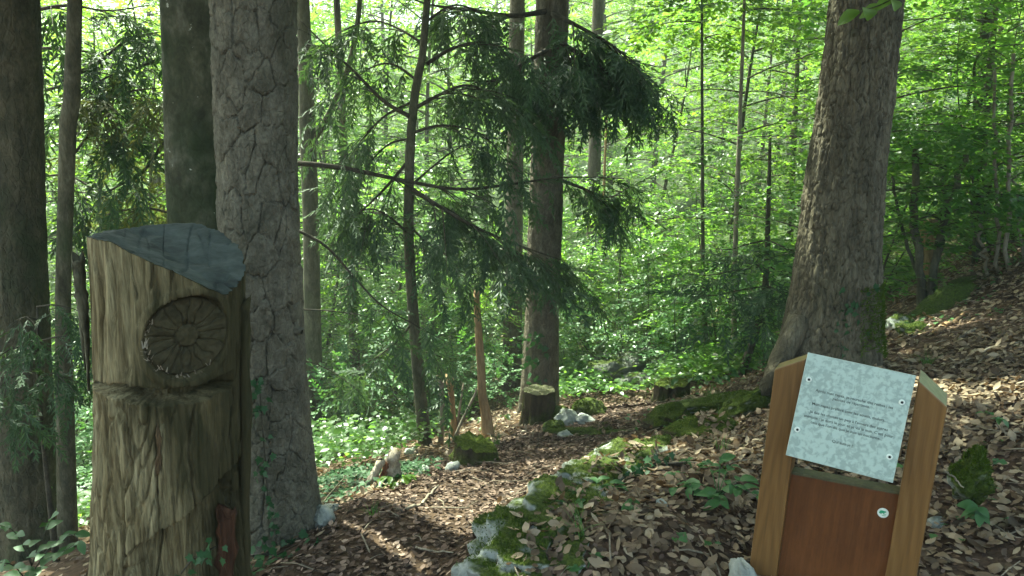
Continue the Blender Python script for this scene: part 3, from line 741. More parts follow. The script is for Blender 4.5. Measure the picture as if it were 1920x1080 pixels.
treeR, treeR_path = big_tree('large_tree', 'massive leaning trunk with flaky bark and mossy foot behind the sign', 'tree',
    [(1625, 0, 128), (1602, 200, 132), (1585, 320, 136), (1573, 450, 146), (1564, 570, 162), (1553, 660, 178)], 4.25, 'right_bark', 230, .010, flake_disp(40, .065, .0105, 81), 10, 2.8, .14, .16, 'broad', 11, 4)
# root flare of the leaning tree running down to the left
r0 = np.array(treeR_path[0][:3]) + (0, 0, .3)
rt = smooth_path([PY(1500, 600, 4.16), PY(1468, 665, 4.08), PY(1445, 715, 4.02), ghit(1418, 762) + (0, 0, -.06)], 12)
V, Q, T = tube(rt, np.linspace(.07, .035, 12), 14); V = V + .012 * norm(V - V.mean(0)) * fbm(V[:, 0] * 14, V[:, 1] * 14, V[:, 2] * 8, 3)[:, None]
part('root_flare', V, [Q, T], M['right_bark'], treeR)

def thin_tree(name, label, rows, top, barkm='thin_bark', nseg=26, k=10, cat='tree', crown=None, group=None, ground_=True):
    """rows (px,py,width,Y); a slim trunk, kept as a smooth tapering tube"""
    p = []
    for px, py, w, Y in rows:
        q = PY(px, py, Y); t = (q - CAM) @ np.array([0, math.cos(PITCH), -math.sin(PITCH)]); p.append((*q, w / F * t / 2))
    p = np.array(sorted(p, key=lambda r: r[2]))
    if ground_:
        g = gp(p[0, 0], p[0, 1]); 
        if g[2] < p[0, 2]: p = np.r_[[(p[0, 0] + .02, p[0, 1], g[2] - .1, p[0, 3] * 1.1)], p]
    if top > p[-1, 2] + .2:
        s2 = np.clip((p[-1, :2] - p[-2, :2]) / max(.1, p[-1, 2] - p[-2, 2]), -.2, .2); dz = top - p[-1, 2]
        p = np.r_[p, [(*(p[-1, :2] + s2 * dz * .6), top, p[-1, 3] * .4)]]
    sp = smooth_path(p, nseg); b = p[0, :3].copy()
    t = thing(name, label, cat, b, group)
    V, Q, T = tube(sp[:, :3], sp[:, 3], k)
    part('trunk', V, [Q, T], M[barkm], t)
    if crown:
        at = lambda h: (np.interp(h, sp[:, 2], sp[:, 0]), np.interp(h, sp[:, 2], sp[:, 1])); h0, L, n, mt = crown
        lm = clear_limbs(limbs(at, h0, top * .97, n, L, .3, sp[:, 3].max() * .3, int(rows[0][0]))); lv, lf = limb_mesh(lm, 4)
        cv, cf = crown_from(*dress(lm, 20, .6, size=(.9, 1.4), carve=True, seed=int(rows[0][0])))
        part('limbs', lv, lf, M['limb_bark'], t, 'stuff'); part('crown', cv, cf, M[mt], t, 'stuff', False)
    return t
stemL = thin_tree('young_tree', 'slim spotted trunk between the left spruce and the carved stump', [(140, 40, 26, 4.3), (130, 170, 30, 4.3), (122, 420, 27, 4.3), (118, 560, 27, 4.3), (122, 760, 31, 4.3), (128, 1060, 36, 4.3)], 7.5, crown=(2.9, 2.2, 16, 'leaf'))
t585 = thin_tree('forked_tree', 'mossy forked trunk just right of the pine', [(570, 60, 26, 7.6), (576, 230, 30, 7.6), (583, 420, 30, 7.6), (586, 620, 32, 7.6), (592, 840, 36, 7.6)], 7.5, 'thin_bark', crown=(4.2, 2.2, 16, 'leaf'))
rr_ = smooth_path([PY(585, 265, 7.6), PY(612, 225, 7.6), PY(648, 140, 7.6), PY(668, 60, 7.6), PY(678, -60, 7.6), PY(684, -300, 7.7)], 16)
V, Q, T = tube(rr_, np.linspace(.034, .015, 16), 8); part('fork', V, [Q, T], M['thin_bark'], t585)
t665 = thin_tree('slim_tree', 'thin straight trunk between the forked tree and the drooping fir', [(640, 180, 14, 8.3), (652, 420, 17, 8.3), (664, 640, 19, 8.3), (672, 850, 20, 8.3)], 6, crown=(3.4, 1.6, 10, 'leaf2'))
fir = thin_tree('drooping_fir', 'slender dark conifer with drooping needle branches left of the path', [(796, 60, 14, 6), (784, 140, 16, 6), (772, 230, 17, 6), (766, 400, 19, 6), (770, 520, 20, 6), (783, 690, 22, 6), (795, 812, 26, 6)], 6.5, 'thin_bark', 34)
tbk = thin_tree('background_tree', 'dim brown trunk half hidden behind the mossy cut stump', [(962, 560, 36, 9.2), (957, 780, 42, 9.2)], 9, 'spruce_bark', crown=(6.5, 1.5, 10, 'leaf'))
thin_tree('background_tree', 'pale grey trunk among bushes right of the spruce', [(1112, 430, 26, 11.5), (1108, 620, 30, 11.5), (1106, 700, 32, 11.5)], 9, 'grey_bark', crown=(6.5, 1.5, 10, 'leaf'))
thin_tree('thin_stem', 'thin orange brown stem beside the pale grey trunk', [(1124, 560, 8, 11), (1120, 640, 12, 11), (1123, 715, 16, 11)], 2.2, 'bare_wood')
thin_tree('young_tree', 'thin pale sapling trunk lit on its left, left of the leaning tree', [(1380, 420, 9, 7.8), (1377, 560, 10, 7.8), (1376, 690, 11, 7.8)], 4, 'grey_wood', crown=(2.6, .9, 7, 'leaf2'))
thin_tree('young_tree', 'thin dark sapling trunk in the middle of the sunlit bushes', [(1318, 500, 8, 8.2), (1324, 640, 9, 8.2), (1332, 730, 10, 8.2)], 3.5, 'thin_bark', crown=(2.4, .8, 6, 'leaf'))
thin_tree('background_tree', 'dark trunk deep in the shade right of the leaning tree', [(1842, 120, 24, 9), (1838, 300, 26, 9), (1835, 480, 28, 9)], 8, 'dark_bark', crown=(3.4, 2.4, 16, 'leaf2'))

# broken and bare stems left of the cut stump
def snag(name, label, rows, barkm, cat='dead stem', jag=.06, k=10):
    p = np.array([(*PY(px, py, Y), w / F * Y / 2) for px, py, w, Y in rows]); p = p[np.argsort(p[:, 2])]
    g = gp(p[0, 0], p[0, 1])
    if g[2] < p[0, 2]: p = np.r_[[(p[0, 0], p[0, 1], g[2] - .05, p[0, 3] * 1.15)], p]
    sp = smooth_path(p, 18); b = p[0, :3].copy(); V, Q, T = tube(sp[:, :3], sp[:, 3], k)
    V[17 * k:18 * k, 2] += rng.uniform(-.3, 1, k) * jag; V[-1, 2] -= jag * .5
    return solo(name, V, [Q, T], M[barkm], label, cat, smooth=True)
snag('broken_trunk', 'barkless orange trunk snapped off at the top, left of the cut stump', [(893, 552, 11, 5.9), (897, 620, 15, 5.9), (902, 690, 17, 5.9), (904, 740, 18, 5.9), (911, 775, 21, 5.9), (914, 808, 27, 5.9)], 'bare_wood', 'broken trunk', .05)
snag('dead_stem', 'short pale bare stem with smooth wood, leftmost of the snapped stems', [(827, 722, 11, 6.0), (830, 780, 10, 6.0), (826, 830, 12, 6.0)], 'grey_wood')
snag('dead_stem', 'short torn stem split at its base between two snapped stems', [(843, 715, 16, 6.1), (849, 765, 10, 6.1), (852, 830, 17, 6.1)], 'bare_wood', jag=.1)
snag('leaning_stick', 'thin pale stick leaning left against the snapped stems', [(893, 735, 5, 5.9), (866, 790, 6, 5.9), (846, 836, 6, 5.9)], 'grey_wood', 'stick')
snag('leaning_stick', 'thin upright pale stick behind the torn stem', [(868, 728, 4, 6.1), (860, 780, 5, 6.1), (857, 825, 5, 6.1)], 'grey_wood', 'stick')

# ------------------------------------------------------------------ carved stump
BR = math.radians(-25.0); SD = 2.24
st_loc = np.array([SD * math.sin(BR), SD * math.cos(BR), -.05])
stump = thing('carved_stump', 'weathered carved log with a round sun disc and slanted grey top', 'carved stump', st_loc, rz=-BR)
pl = lambda *q: np.linalg.solve(np.c_[np.array(q)[:, :2], np.ones(3)], np.array(q)[:, 2])
FACETS = [pl((-.19, 0, 1.322), (-.06, .19, 1.312), (.143, -.14, 1.166)),                 # long left cut
          pl((-.01, -.2, 1.258), (-.103, -.17, 1.308), (.143, -.14, 1.160)),              # front bevel
          pl((.11, .167, 1.315), (.205, 0, 1.231), (.143, -.14, 1.166))]                  # right cut
def ztop(x, y):
    z = np.maximum.reduce([a[0] * x + a[1] * y + a[2] for a in FACETS])
    return np.minimum(z, 1.325) + .05 + .003 * fbm(x * 22, y * 22, 0, 9)      # +.05: local z starts at the base
LEAN = .085
nth, dz = 420, .0052
th = np.arange(nth) * 2 * math.pi / nth; zs = np.arange(-.12, 1.42, dz)
TH, ZZ = np.meshgrid(th, zs)
def R0f(z): return .197 + .012 * sstep(1.0, .5, z) + .035 * sstep(.55, 0, z)
zt = ztop(R0f(1.2) * np.cos(TH), R0f(1.2) * np.sin(TH)); ZC = np.minimum(ZZ, zt)
R = R0f(ZC) * (1 + .025 * vnoise(np.cos(TH) * 1.5, np.sin(TH) * 1.5, ZC * 1.5, 7))
c3, s3 = np.cos(TH), np.sin(TH)
R = R + .0055 * fbm(c3 * 9, s3 * 9, ZC * 1.3, 13, 5) + .0042 * fbm(c3 * 26, s3 * 26, ZC * 2.2, 14, 4) + .0035 * (.5 - np.abs(vnoise(c3 * 20, s3 * 20, ZC * 2.6, 15)))
PHI = math.radians(-77)
dth = (TH - PHI + math.pi) % (2 * math.pi) - math.pi
MZ = 1.073 + .047
q = np.hypot(.2 * dth, ZC - MZ) / 1.13
face = sstep(.135, .16, q)
low = sstep(.97, .95, ZC)
# flaky, fissured lower half
w1 = fbm(c3 * 4, s3 * 4, ZC * 4, 17, 3)
f1, e, cc = voro(TH / (2 * math.pi) * 52 + .8 * w1, ZC / .17 + 1.1 * vnoise(c3 * 6, s3 * 6, ZC * 3, 18), 52, 19)
left = sstep(.25, -.5, np.cos(TH))
R = R - low * (.3 + .7 * left) * (.011 * (1 - sstep(0, .28, e)) - .007 * (cc - .4))
# long cracks
for tk, za, zb, wd, dp in ((-163, 1.0, 1.4, .007, .035), (-150, 1.05, 1.4, .006, .02), (-172, .97, 1.35, .005, .018), (-135, 1.12, 1.4, .007, .025), (-120, 1.2, 1.38, .006, .022), (-108, 1.22, 1.38, .005, .02),
        (-97, .95, 1.05, .004, .015), (-90, 1.2, 1.4, .006, .028), (-60, .97, 1.25, .006, .025), (-48, 1.0, 1.25, .008, .03), (-35, .3, 1.3, .008, .03), (-28, .2, 1.25, .006, .02), (-70, 1.17, 1.3, .005, .02), (-100, .3, .9, .005, .02), (-125, .4, .93, .005, .02), (-75, .5, .93, .005, .015)):
    t0 = math.radians(tk) + .10 * vnoise(0, tk, ZC * 5, 23) + .03 * vnoise(0, tk, ZC * 20, 24)
    d = ((TH - t0 + math.pi) % (2 * math.pi) - math.pi) * .2
    R = R - dp * (1 - sstep(0, wd, np.abs(d))) * sstep(za, za + .06, ZC) * sstep(zb + .02, zb - .04, ZC) * face
# bulge and dark sunken band left of the medallion
R = R - .014 * np.exp(-((dth + .78) / .10) ** 2) * sstep(1.0, 1.06, ZC)
# medallion: raised ring and flat recess
ring = sstep(.097, .101, q) * sstep(.122, .114, q)
R = R + .006 * ring
R = np.where(q < .099, np.minimum(R, .160 / np.cos(dth)), R)
# saw cut round the front, from the left to past the middle
a_ = R * np.cos(TH); front = sstep(.165, .15, a_) * (np.sin(TH) < .25)
nz_ = .978 + .012 * np.sin(TH * 2 + .7) + .004 * vnoise(c3 * 5, s3 * 5, 0, 33); nh = .013 + .008 * sstep(-.2, -.08, a_)
inn = np.abs(ZC - nz_) < nh
R = np.where(inn & (front > .5), R - .085, R)
R = R + .004 * front * np.exp(-np.abs(ZC - nz_) / .012) * (~inn)
# hollow sawn out at the lower right
edge_z = .615 + .05 - (.085 - a_) * .63 + .012 * vnoise(c3 * 8, s3 * 8, 0, 35)
hol = sstep(0, .012, edge_z - ZC) * (np.sin(TH) < .1) * sstep(-.12, -.09, a_)
R = R - .06 * hol * sstep(.2, .15, a_)
X, Yv = R * c3, R * s3
ZC = np.minimum(ZC, ztop(X, Yv))
V = np.stack([X + LEAN * (ZC - 1.35), Yv, ZC], -1).reshape(-1, 3); m = len(zs)
i = np.arange(m - 1)[:, None] * nth; j = np.arange(nth)[None]; jn = (j + 1) % nth
Q = np.stack([i + j, i + jn, i + nth + jn, i + nth + j], -1).reshape(-1, 4)
dq = np.linalg.norm(V[Q[:, 0]] - V[Q[:, 3]], axis=1) + np.linalg.norm(V[Q[:, 1]] - V[Q[:, 2]], axis=1) > 1e-5
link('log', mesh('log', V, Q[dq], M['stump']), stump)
rim = V[-nth:]; nr = 40; rho = np.linspace(1, 0, nr)[:, None]
cx, cyv = (rim[None, :, 0] - LEAN * (rim[None, :, 2] - 1.35)) * rho, rim[None, :, 1] * rho
cz = ztop(cx, cyv); cz = cz + (rim[:, 2] - cz[0])[None] * rho ** 12
cz = cz + .0025 * vnoise(cx * 8 + cyv * 70, cx * 10, 0, 3) * (1 - rho ** 20) - .004 * (np.abs(vnoise(cx * 30, cyv * 5, 0, 6)) < .06) * (rho < .93)
V2 = np.stack([cx + LEAN * (cz - 1.35), cyv, cz + .0015], -1).reshape(-1, 3); i = np.arange(nr - 1)[:, None] * nth
Q2 = np.stack([i + j, i + jn, i + nth + jn, i + nth + j], -1).reshape(-1, 4)
link('slanted_top', mesh('slanted_top', V2, Q2, M['cut']), stump)
# the carved wheel, a polar sheet with grooves and a hub, standing in the recess
na, nr = 360, 40; an = np.arange(na) * 2 * math.pi / na; rr = np.linspace(0, .0945, nr) * 1.0
AN, RR = np.meshgrid(an, rr)
dep = .004 * sstep(.028, .022, RR) + .004 * fbm(np.cos(AN) * RR * 45, np.sin(AN) * RR * 45, 0, 44, 5)
gr_ang = np.array([3, 24, 42, 66, 88, 108, 128, 150, 172, 186, 204, 222, 243, 258, 276, 292, 314, 338]) * math.pi / 180
for g_ in gr_ang:
    d = np.abs((AN - g_ - .10 * vnoise(0, g_ * 9, RR * 40, 5) + math.pi) % (2 * math.pi) - math.pi) * RR
    dep = dep - .0045 * (1 - sstep(.0006, .0032, d)) * sstep(.022, .030, RR) * sstep(.0935, .085, RR)
dep = dep - .004 * (np.abs(RR - .027) < .003) - .01 * sstep(.088, .0945, RR)
o3 = np.array([math.cos(PHI), math.sin(PHI), 0]); tx = np.array([-math.sin(PHI), math.cos(PHI), 0])
V3 = (.176 + dep)[..., None] * o3 + (1.13 * RR * np.cos(AN))[..., None] * tx + (1.13 * RR * np.sin(AN))[..., None] * np.array([0, 0, 1.]) + np.array([0, 0, MZ])
i = np.arange(nr - 1)[:, None] * na; j = np.arange(na)[None]; jn = (j + 1) % na
Q3 = np.stack([i + j, i + jn, i + na + jn, i + na + j], -1).reshape(-1, 4)
V3 = V3.reshape(-1, 3); V3[:, 0] += LEAN * (V3[:, 2] - 1.35)
link('carved_disc', mesh('carved_disc', V3, Q3, M['disc']), stump)
# torn pale fibres along the left rim of the disc
acc = Acc()
for k in range(46):
    a0 = rng.uniform(2.5, 4.6) if k < 34 else rng.uniform(4.4, 5.3); r_ = rng.uniform(.1, .112); b0 = o3 * .184 + tx * r_ * math.cos(a0) + np.array([0, 0, MZ + r_ * math.sin(a0)])
    l = rng.uniform(.006, .02); w = tx * rng.uniform(.001, .0025); dd = norm(rng.normal(0, .5, 3) + np.array([0, 0, 1]) + o3 * .5) * l
    acc.add(np.array([b0 - w, b0 + w, b0 + dd + w * .4, b0 + dd - w * .4]), np.array([(0, 1, 2, 3)]))
Vf, ff = acc.get(); Vf[:, 0] += LEAN * (Vf[:, 2] - 1.35); link('torn_fibres', mesh('torn_fibres', Vf, ff, M['rotten'], False), stump, 'stuff')
def slab(name, pts, wid, thk, mt, root, seed=0, n=22):
    """upright splinter of wood: pts local (x,y,z), width across, thickness"""
    sp = smooth_path(pts, n); wv = np.interp(np.linspace(0, 1, n), np.linspace(0, 1, len(wid)), wid)
    r = np.random.default_rng(seed); V = []; nc = 8
    tg = norm(np.gradient(sp, axis=0))
    for k in range(n):
        for c in range(nc):
            a = c / nc * 2 * math.pi
            V.append(sp[k] + np.array([math.cos(a) * wv[k] / 2, math.sin(a) * thk / 2, 0]) * (1 + .18 * r.normal()))
    V = np.array(V); i = np.arange(n - 1)[:, None] * nc; j = np.arange(nc)[None]; jn = (j + 1) % nc
    Q = np.stack([i + j, i + jn, i + nc + jn, i + nc + j], -1).reshape(-1, 4); cap = np.arange(nc)[None] + (n - 1) * nc
    V[-nc:, 2] += r.uniform(-.02, .02, nc); V[:, 0] += LEAN * (V[:, 2] - 1.35)
    return link(name, mesh(name, V, [Q, cap], mt), root)
slab('bark_slab', [(-.206, .02, .95), (-.208, .01, 1.1), (-.216, .0, 1.22), (-.222, .0, 1.325)], (.006, .012, .026, .03), .05, M['thin_bark'], stump, 1)
slab('bark_slab', [(-.216, .05, 1.0), (-.226, .05, 1.2), (-.236, .05, 1.30)], (.004, .014, .016), .03, M['thin_bark'], stump, 2)
slab('side_plank', [(.150, -.135, -.05), (.148, -.137, .3), (.143, -.14, .595)], (.06, .055, .05), .035, M['plank'], stump, 3)
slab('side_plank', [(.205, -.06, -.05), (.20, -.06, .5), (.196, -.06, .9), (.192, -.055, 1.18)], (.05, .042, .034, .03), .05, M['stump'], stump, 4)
slab('orange_scar', [(-.035, -.207, .76), (-.03, -.209, .83), (-.034, -.207, .90)], (.004, .017, .006, .013, .003), .005, M['scar'], stump, 5)

# ------------------------------------------------------------------ sign
import bmesh
fx = np.array([.9339, -.3547, -.0449]); fu = np.array([.048, 0, .9988]); fu = fu / np.linalg.norm(fu); fx = norm(fx - (fx @ fu) * fu); fn = np.cross(fx, fu)
pc = np.array([.942, 1.9455, .8205]); px_, py_, pn_ = np.array([.927, -.3536, -.1287]), np.array([.207, .1943, .9587]), np.array([-.314, -.9155, .2527])
o_ = pc - pn_ * .04
SB = .66
sign = thing('sign_board', 'wooden trail sign with a marbled grey text plate between two posts', 'sign')
Ms = Matrix([[fx[i], -fn[i], fu[i], (o_ - fu * SB)[i]] for i in range(3)] + [[0, 0, 0, 1]])
sign.matrix_world = Ms
def bm_obj(name, bm, mats, parent, bev=.003, segs=2):
    if bev: bmesh.ops.bevel(bm, geom=list(bm.edges), offset=bev, segments=segs, affect='EDGES', profile=.5)
    me = bpy.data.meshes.new(name); bm.to_mesh(me); bm.free()
    for m_ in mats: me.materials.append(m_)
    return link(name, me, parent)
def prism(poly, y0, y1, sh=0.):
    bm = bmesh.new(); a = [bm.verts.new((x, y0, z)) for x, z in poly]; b = [bm.verts.new((x + sh, y1, z)) for x, z in poly]
    bm.faces.new(a); bm.faces.new(b[::-1]); n = len(poly)
    for k in range(n): bm.faces.new((a[k], b[k], b[(k + 1) % n], a[(k + 1) % n]))
    bmesh.ops.recalc_face_normals(bm, faces=bm.faces); return bm
def boxm(x0, x1, y0, y1, z0, z1): return prism([(x0, z0), (x1, z0), (x1, z1), (x0, z1)], y0, y1)
def end_cap(o):
    for p in o.data.polygons:
        if .3 < p.normal.z < .95 and abs(p.normal.x) > .3 and p.area > 1e-3: p.material_index = 1
for poly in ([(-.2095, -.15), (-.129, -.15), (-.129, SB + .1445), (-.2095, SB + .1005)], [(.161, -.15), (.240, -.15), (.240, SB + .066), (.161, SB + .1285)]):
    o = bm_obj('post', prism(poly, 0, .13 if poly[0][0] > 0 else .075, .022 if poly[0][0] > 0 else .012), [M['post'], M['post_end']], sign)
    if poly[0][0] > 0: end_cap(o)
bm_obj('infill_board', boxm(-.127, .172, .028, .058, -.05, SB - .222), [M['infill']], sign, .0015)
o = bm_obj('ledge', boxm(-.1275, .1725, .022, .066, SB - .2205, SB - .212), [M['ledge_wood']], sign, .0015)
Mp = Matrix([[px_[i], -pn_[i], py_[i], pc[i]] for i in range(3)] + [[0, 0, 0, 1]]); Mrel = Ms.inverted() @ Mp
plate = bm_obj('text_plate', boxm(-.14, .14, -.001, .003, -.15, .15), [M['plate'], M['plate_edge']], sign, .0006, 1); plate.matrix_local = Mrel
for p in plate.data.polygons:
    if abs(p.normal.y) < .9: p.material_index = 1
bk = bm_obj('backing_board', boxm(-.136, .137, .0032, .034, -.146, .146), [M['dark_wood']], sign, .002); bk.matrix_local = Mrel
for a, b in ((.063, .25), (.928, .266), (.056, .737), (.923, .777)):
    bm = bmesh.new(); bmesh.ops.create_cone(bm, cap_ends=True, segments=20, radius1=.0082, radius2=.0068, depth=.003, matrix=Matrix.Translation(((a - .5) * .28, -.0024, (.5 - b) * .30)) @ Matrix.Rotation(math.radians(90), 4, 'X'))
    s_ = bm_obj('screw_cap', bm, [M['white']], sign, 0); s_.matrix_local = Mrel
    bm = bmesh.new(); bmesh.ops.create_cone(bm, cap_ends=True, segments=14, radius1=.0036, radius2=.0036, depth=.003, matrix=Matrix.Translation(((a - .5) * .28, -.0034, (.5 - b) * .30)) @ Matrix.Rotation(math.radians(90), 4, 'X'))
    h_ = bm_obj('screw_recess', bm, [M['hole']], s_, 0)
LINES = [("Après mes repas, je recrache des restes : les", .505, .334), ("pelotes de réjections.", .489, .375), ("Mon repas préféré sont les souris, mulots...", .488, .4636),
         ("Je fais les choses un peu à l'envers des autres", .4985, .542), ("animaux : je dors le jour et je vis la nuit. C'est pour", .503, .591), ("cela que l'on dit que je suis un nocturne...", .496, .637), ("Qui suis-je ?", .49, .7625)]
def text_mesh(s, size):
    c = bpy.data.curves.new('text_line', 'FONT'); c.body = s; c.size = size; c.align_x = 'CENTER'; c.align_y = 'CENTER'; c.resolution_u = 2; c.offset = size * .012
    ob = bpy.data.objects.new('text_line', c); COL.objects.link(ob); bpy.context.view_layer.update()
    me = bpy.data.meshes.new_from_object(ob.evaluated_get(bpy.context.evaluated_depsgraph_get())); bpy.data.objects.remove(ob); bpy.data.curves.remove(c)
    return me
ts = .0105
w0 = text_mesh(LINES[4][0], 1.0); xs = [v.co.x for v in w0.vertices]; ts = .232 / (max(xs) - min(xs)); bpy.data.meshes.remove(w0)
for s_, a, b in LINES:
    me = text_mesh(s_, ts); me.materials.clear(); me.materials.append(M['ink']); me.name = 'text_line'
    tl = link('text_line', me, plate)
    tl.matrix_local = Matrix.Translation(((a - .5) * .28, -.0016, (.5 - b) * .30)) @ Matrix.Rotation(math.radians(90), 4, 'X')
# round white badge with a little green print
bm = bmesh.new(); bmesh.ops.create_cone(bm, cap_ends=True, segments=32, radius1=.015, radius2=.0145, depth=.002, matrix=Matrix.Translation((.133, .0268, SB - .287)) @ Matrix.Rotation(math.radians(90), 4, 'X'))
badge = bm_obj('badge', bm, [M['white']], sign, 0)
acc = Acc()
for (x, z, rx, rz_, n) in ((-.003, .004, .007, .0045, 9), (-.008, .0005, .003, .003, 6), (.002, -.0005, .002, .004, 4), (-.005, -.001, .0018, .004, 4), (.004, .005, .004, .0028, 6), (.003, -.007, .007, .0011, 4), (.006, -.003, .0035, .001, 4)):
    a = np.arange(n) * 2 * math.pi / n + .6; acc.add(np.stack([.133 + x + rx * np.cos(a), np.full(n, .0252), SB - .287 + z + rz_ * np.sin(a)], -1), np.stack([np.zeros(n - 2, int), np.arange(1, n - 1), np.arange(2, n)], -1))
Vb, fb = acc.get(); link('badge_print', mesh('badge_print', Vb, fb, M['logo'], False), badge)

# ------------------------------------------------------------------ rocks, old stumps, roots
def blob(nu=48, nv=28):
    u = np.arange(nu) * 2 * math.pi / nu; v = np.linspace(-math.pi / 2, math.pi / 2, nv)
    Uu, Vv = np.meshgrid(u, v); D = np.stack([np.cos(Vv) * np.cos(Uu), np.cos(Vv) * np.sin(Uu), np.sin(Vv)], -1).reshape(-1, 3)
    i = np.arange(nv - 1)[:, None] * nu; j = np.arange(nu)[None]; jn = (j + 1) % nu
    return D, np.stack([i + j, i + jn, i + nu + jn, i + nu + j], -1).reshape(-1, 4)
def moss_tufts(root, V, Q, n, seed, ln=(.005, .014), up=.25, m='moss', name='moss'):
    r = np.random.default_rng(seed)
    a, b, c = V[Q[:, 0]], V[Q[:, 1]], V[Q[:, 3]]; N = np.cross(b - a, c - a); ar = np.linalg.norm(N, axis=1); N = norm(N)
    cen = (V[Q[:, 0]] + V[Q[:, 2]]) / 2
    w = ar * (N[:, 2] > up) * (fbm(cen[:, 0] * 4, cen[:, 1] * 4, cen[:, 2] * 4, seed, 3) > -.25)
    if w.sum() == 0: return
    q = r.choice(len(Q), n, p=w / w.sum()); s, t = r.random((2, n, 1))
    p = a[q] + (b[q] - a[q]) * s + (c[q] - a[q]) * t
    d = norm(N[q] * .8 + (0, 0, .5) + r.normal(0, .5, (n, 3))); l = r.uniform(*ln, n)[:, None]; sd = norm(np.cross(d, rand_unit(n, r))) * l * .16
    T = np.stack([p - sd, p + sd, p + d * l], 1).reshape(-1, 3)
    part(name, T, np.arange(3 * n).reshape(-1, 3), M[m], root, 'stuff', False)
def rock(name, label, cat, pos, size, seed, m='rock', rz=0., rough=.3, moss=0, group=None, tilt=(0, 0), nu=48, nv=28, facet=.0, freq=1.5):
    D, Q = blob(nu, nv); r = 1 + rough * fbm(D[:, 0] * freq + seed, D[:, 1] * freq, D[:, 2] * freq, seed, 4)
    if nu > 90: r += .16 * np.abs(vnoise(D[:, 0] * 4.3 + 2, D[:, 1] * 4.3, D[:, 2] * 4.3, seed + 5)) - .05 * (np.abs(vnoise(D[:, 0] * 6, D[:, 1] * 6, D[:, 2] * 6, seed + 6)) < .07)
    r += .04 * vnoise(D[:, 0] * 9, D[:, 1] * 9, D[:, 2] * 9, seed)
    V = D * r[:, None]; V = np.sign(V) * np.abs(V) ** (1 - facet) * np.array(size)
    V[:, 2] += V[:, 0] * tilt[0] + V[:, 1] * tilt[1]
    c, s = math.cos(rz), math.sin(rz); V = np.stack([V[:, 0] * c - V[:, 1] * s, V[:, 0] * s + V[:, 1] * c, V[:, 2]], -1) + pos
    t = thing(name, label, cat, np.array(pos) - (0, 0, size[2] * .5), group)
    part('stone', V, Q, M[m], t)
    if moss: moss_tufts(t, V, Q, moss, seed)
    return t
def gpos(px, py, dz=0.): return ghit(px, py) + (0, 0, dz)
# ledge of limestone along the right edge of the path
def along(a, b): d = b - a; return math.atan2(d[1], d[0]), np.linalg.norm(d[:2])
def ledge(name, label, p0, p1, h, w, seed, m, moss, over=1.15, sink=.35, tilt=0., cat='rock'):
    a, b = P(*p0), P(*p1); ang, L = along(a, b); c = (a + b) / 2; sl = (b[2] - a[2]) / L
    return rock(name, label, cat, c - (0, 0, h * sink), (L / 2 * over, w, h), seed, m, ang, .24 if m != 'ledge_rock' else .42, moss, tilt=(sl, tilt), nu=96 if m == 'ledge_rock' else 72, nv=48 if m == 'ledge_rock' else 36, facet=.12 if m != 'ledge_rock' else .3, freq=2.1 if m != 'ledge_rock' else 2.6)
ledge('limestone_ledge', 'mossy rock ledge cut by the bottom edge right of the path', (965, 1130, 2.36), (1010, 1015, 2.6), .12, .21, 3, 'ledge_rock', 2600, 1.25, .05, -.05)
ledge('limestone_ledge', 'grey white rock knob with moss between bottom ledge and pale rib', (1010, 1020, 2.6), (1085, 940, 2.92), .10, .19, 6, 'ledge_rock', 1800, 1.2, .1, -.05)
ledge('limestone_ledge', 'pale rock rib with moss crest halfway up the path edge', (1080, 938, 2.96), (1150, 893, 3.25), .10, .15, 5, 'ledge_rock', 1000, 1.2, .1)
ledge('limestone_ledge', 'uppermost pale rock of the rib, beside creeping ivy', (1145, 894, 3.28), (1222, 858, 3.58), .09, .15, 10, 'ledge_rock', 1000, 1.2, .1)
ledge('mossy_rock', 'long low green moss cushion on the bank crest, just past the pale rock rib', (1190, 868, 3.7), (1275, 832, 4.05), .08, .09, 8, 'mossrock', 1800, 1.2, .1)
ledge('rotting_log', 'brown rotting log end with bright moss on its left, on the bank crest', (1250, 825, 4.1), (1375, 808, 4.1), .10, .12, 9, 'moss_wood', 1500, 1.05, .0, cat='log')
ledge('mossy_root', 'dark mossy root hump on the path edge behind the rotting log', (1220, 800, 5.2), (1290, 775, 5.3), .10, .12, 12, 'moss_wood', 1200, 1.1, .0, cat='root')
ledge('mossy_root', 'long low mossy root lying left of the leaning trunk', (1250, 772, 5.6), (1400, 748, 5.1), .08, .14, 14, 'mossrock', 2200, 1.1, .1, cat='root')
ledge('mossy_root', 'bright green moss mound under the left foot of the leaning trunk', (1370, 768, 4.6), (1450, 745, 4.3), .10, .16, 15, 'mossrock', 2000, 1.1, .1, cat='root')
ledge('rotting_log', 'dark rounded log end lying across the path before the mossy boulder', (1095, 822, 5.55), (1150, 812, 5.5), .085, .10, 16, 'moss_wood', 500, 1.05, .0, cat='log')
ledge('mossy_root', 'thin mossy root crossing the path towards the cut stump', (1030, 808, 5.7), (1210, 818, 5.3), .035, .04, 17, 'mossrock', 500, 1.0, .0, cat='root')
ledge('mossy_root', 'narrow mossy rib along the path between the dark log end and the pale rock rib', (1095, 885, 4.1), (1160, 835, 4.9), .05, .07, 18, 'mossrock', 700, 1.1, .0, cat='root')
acc = Acc(); lt = []
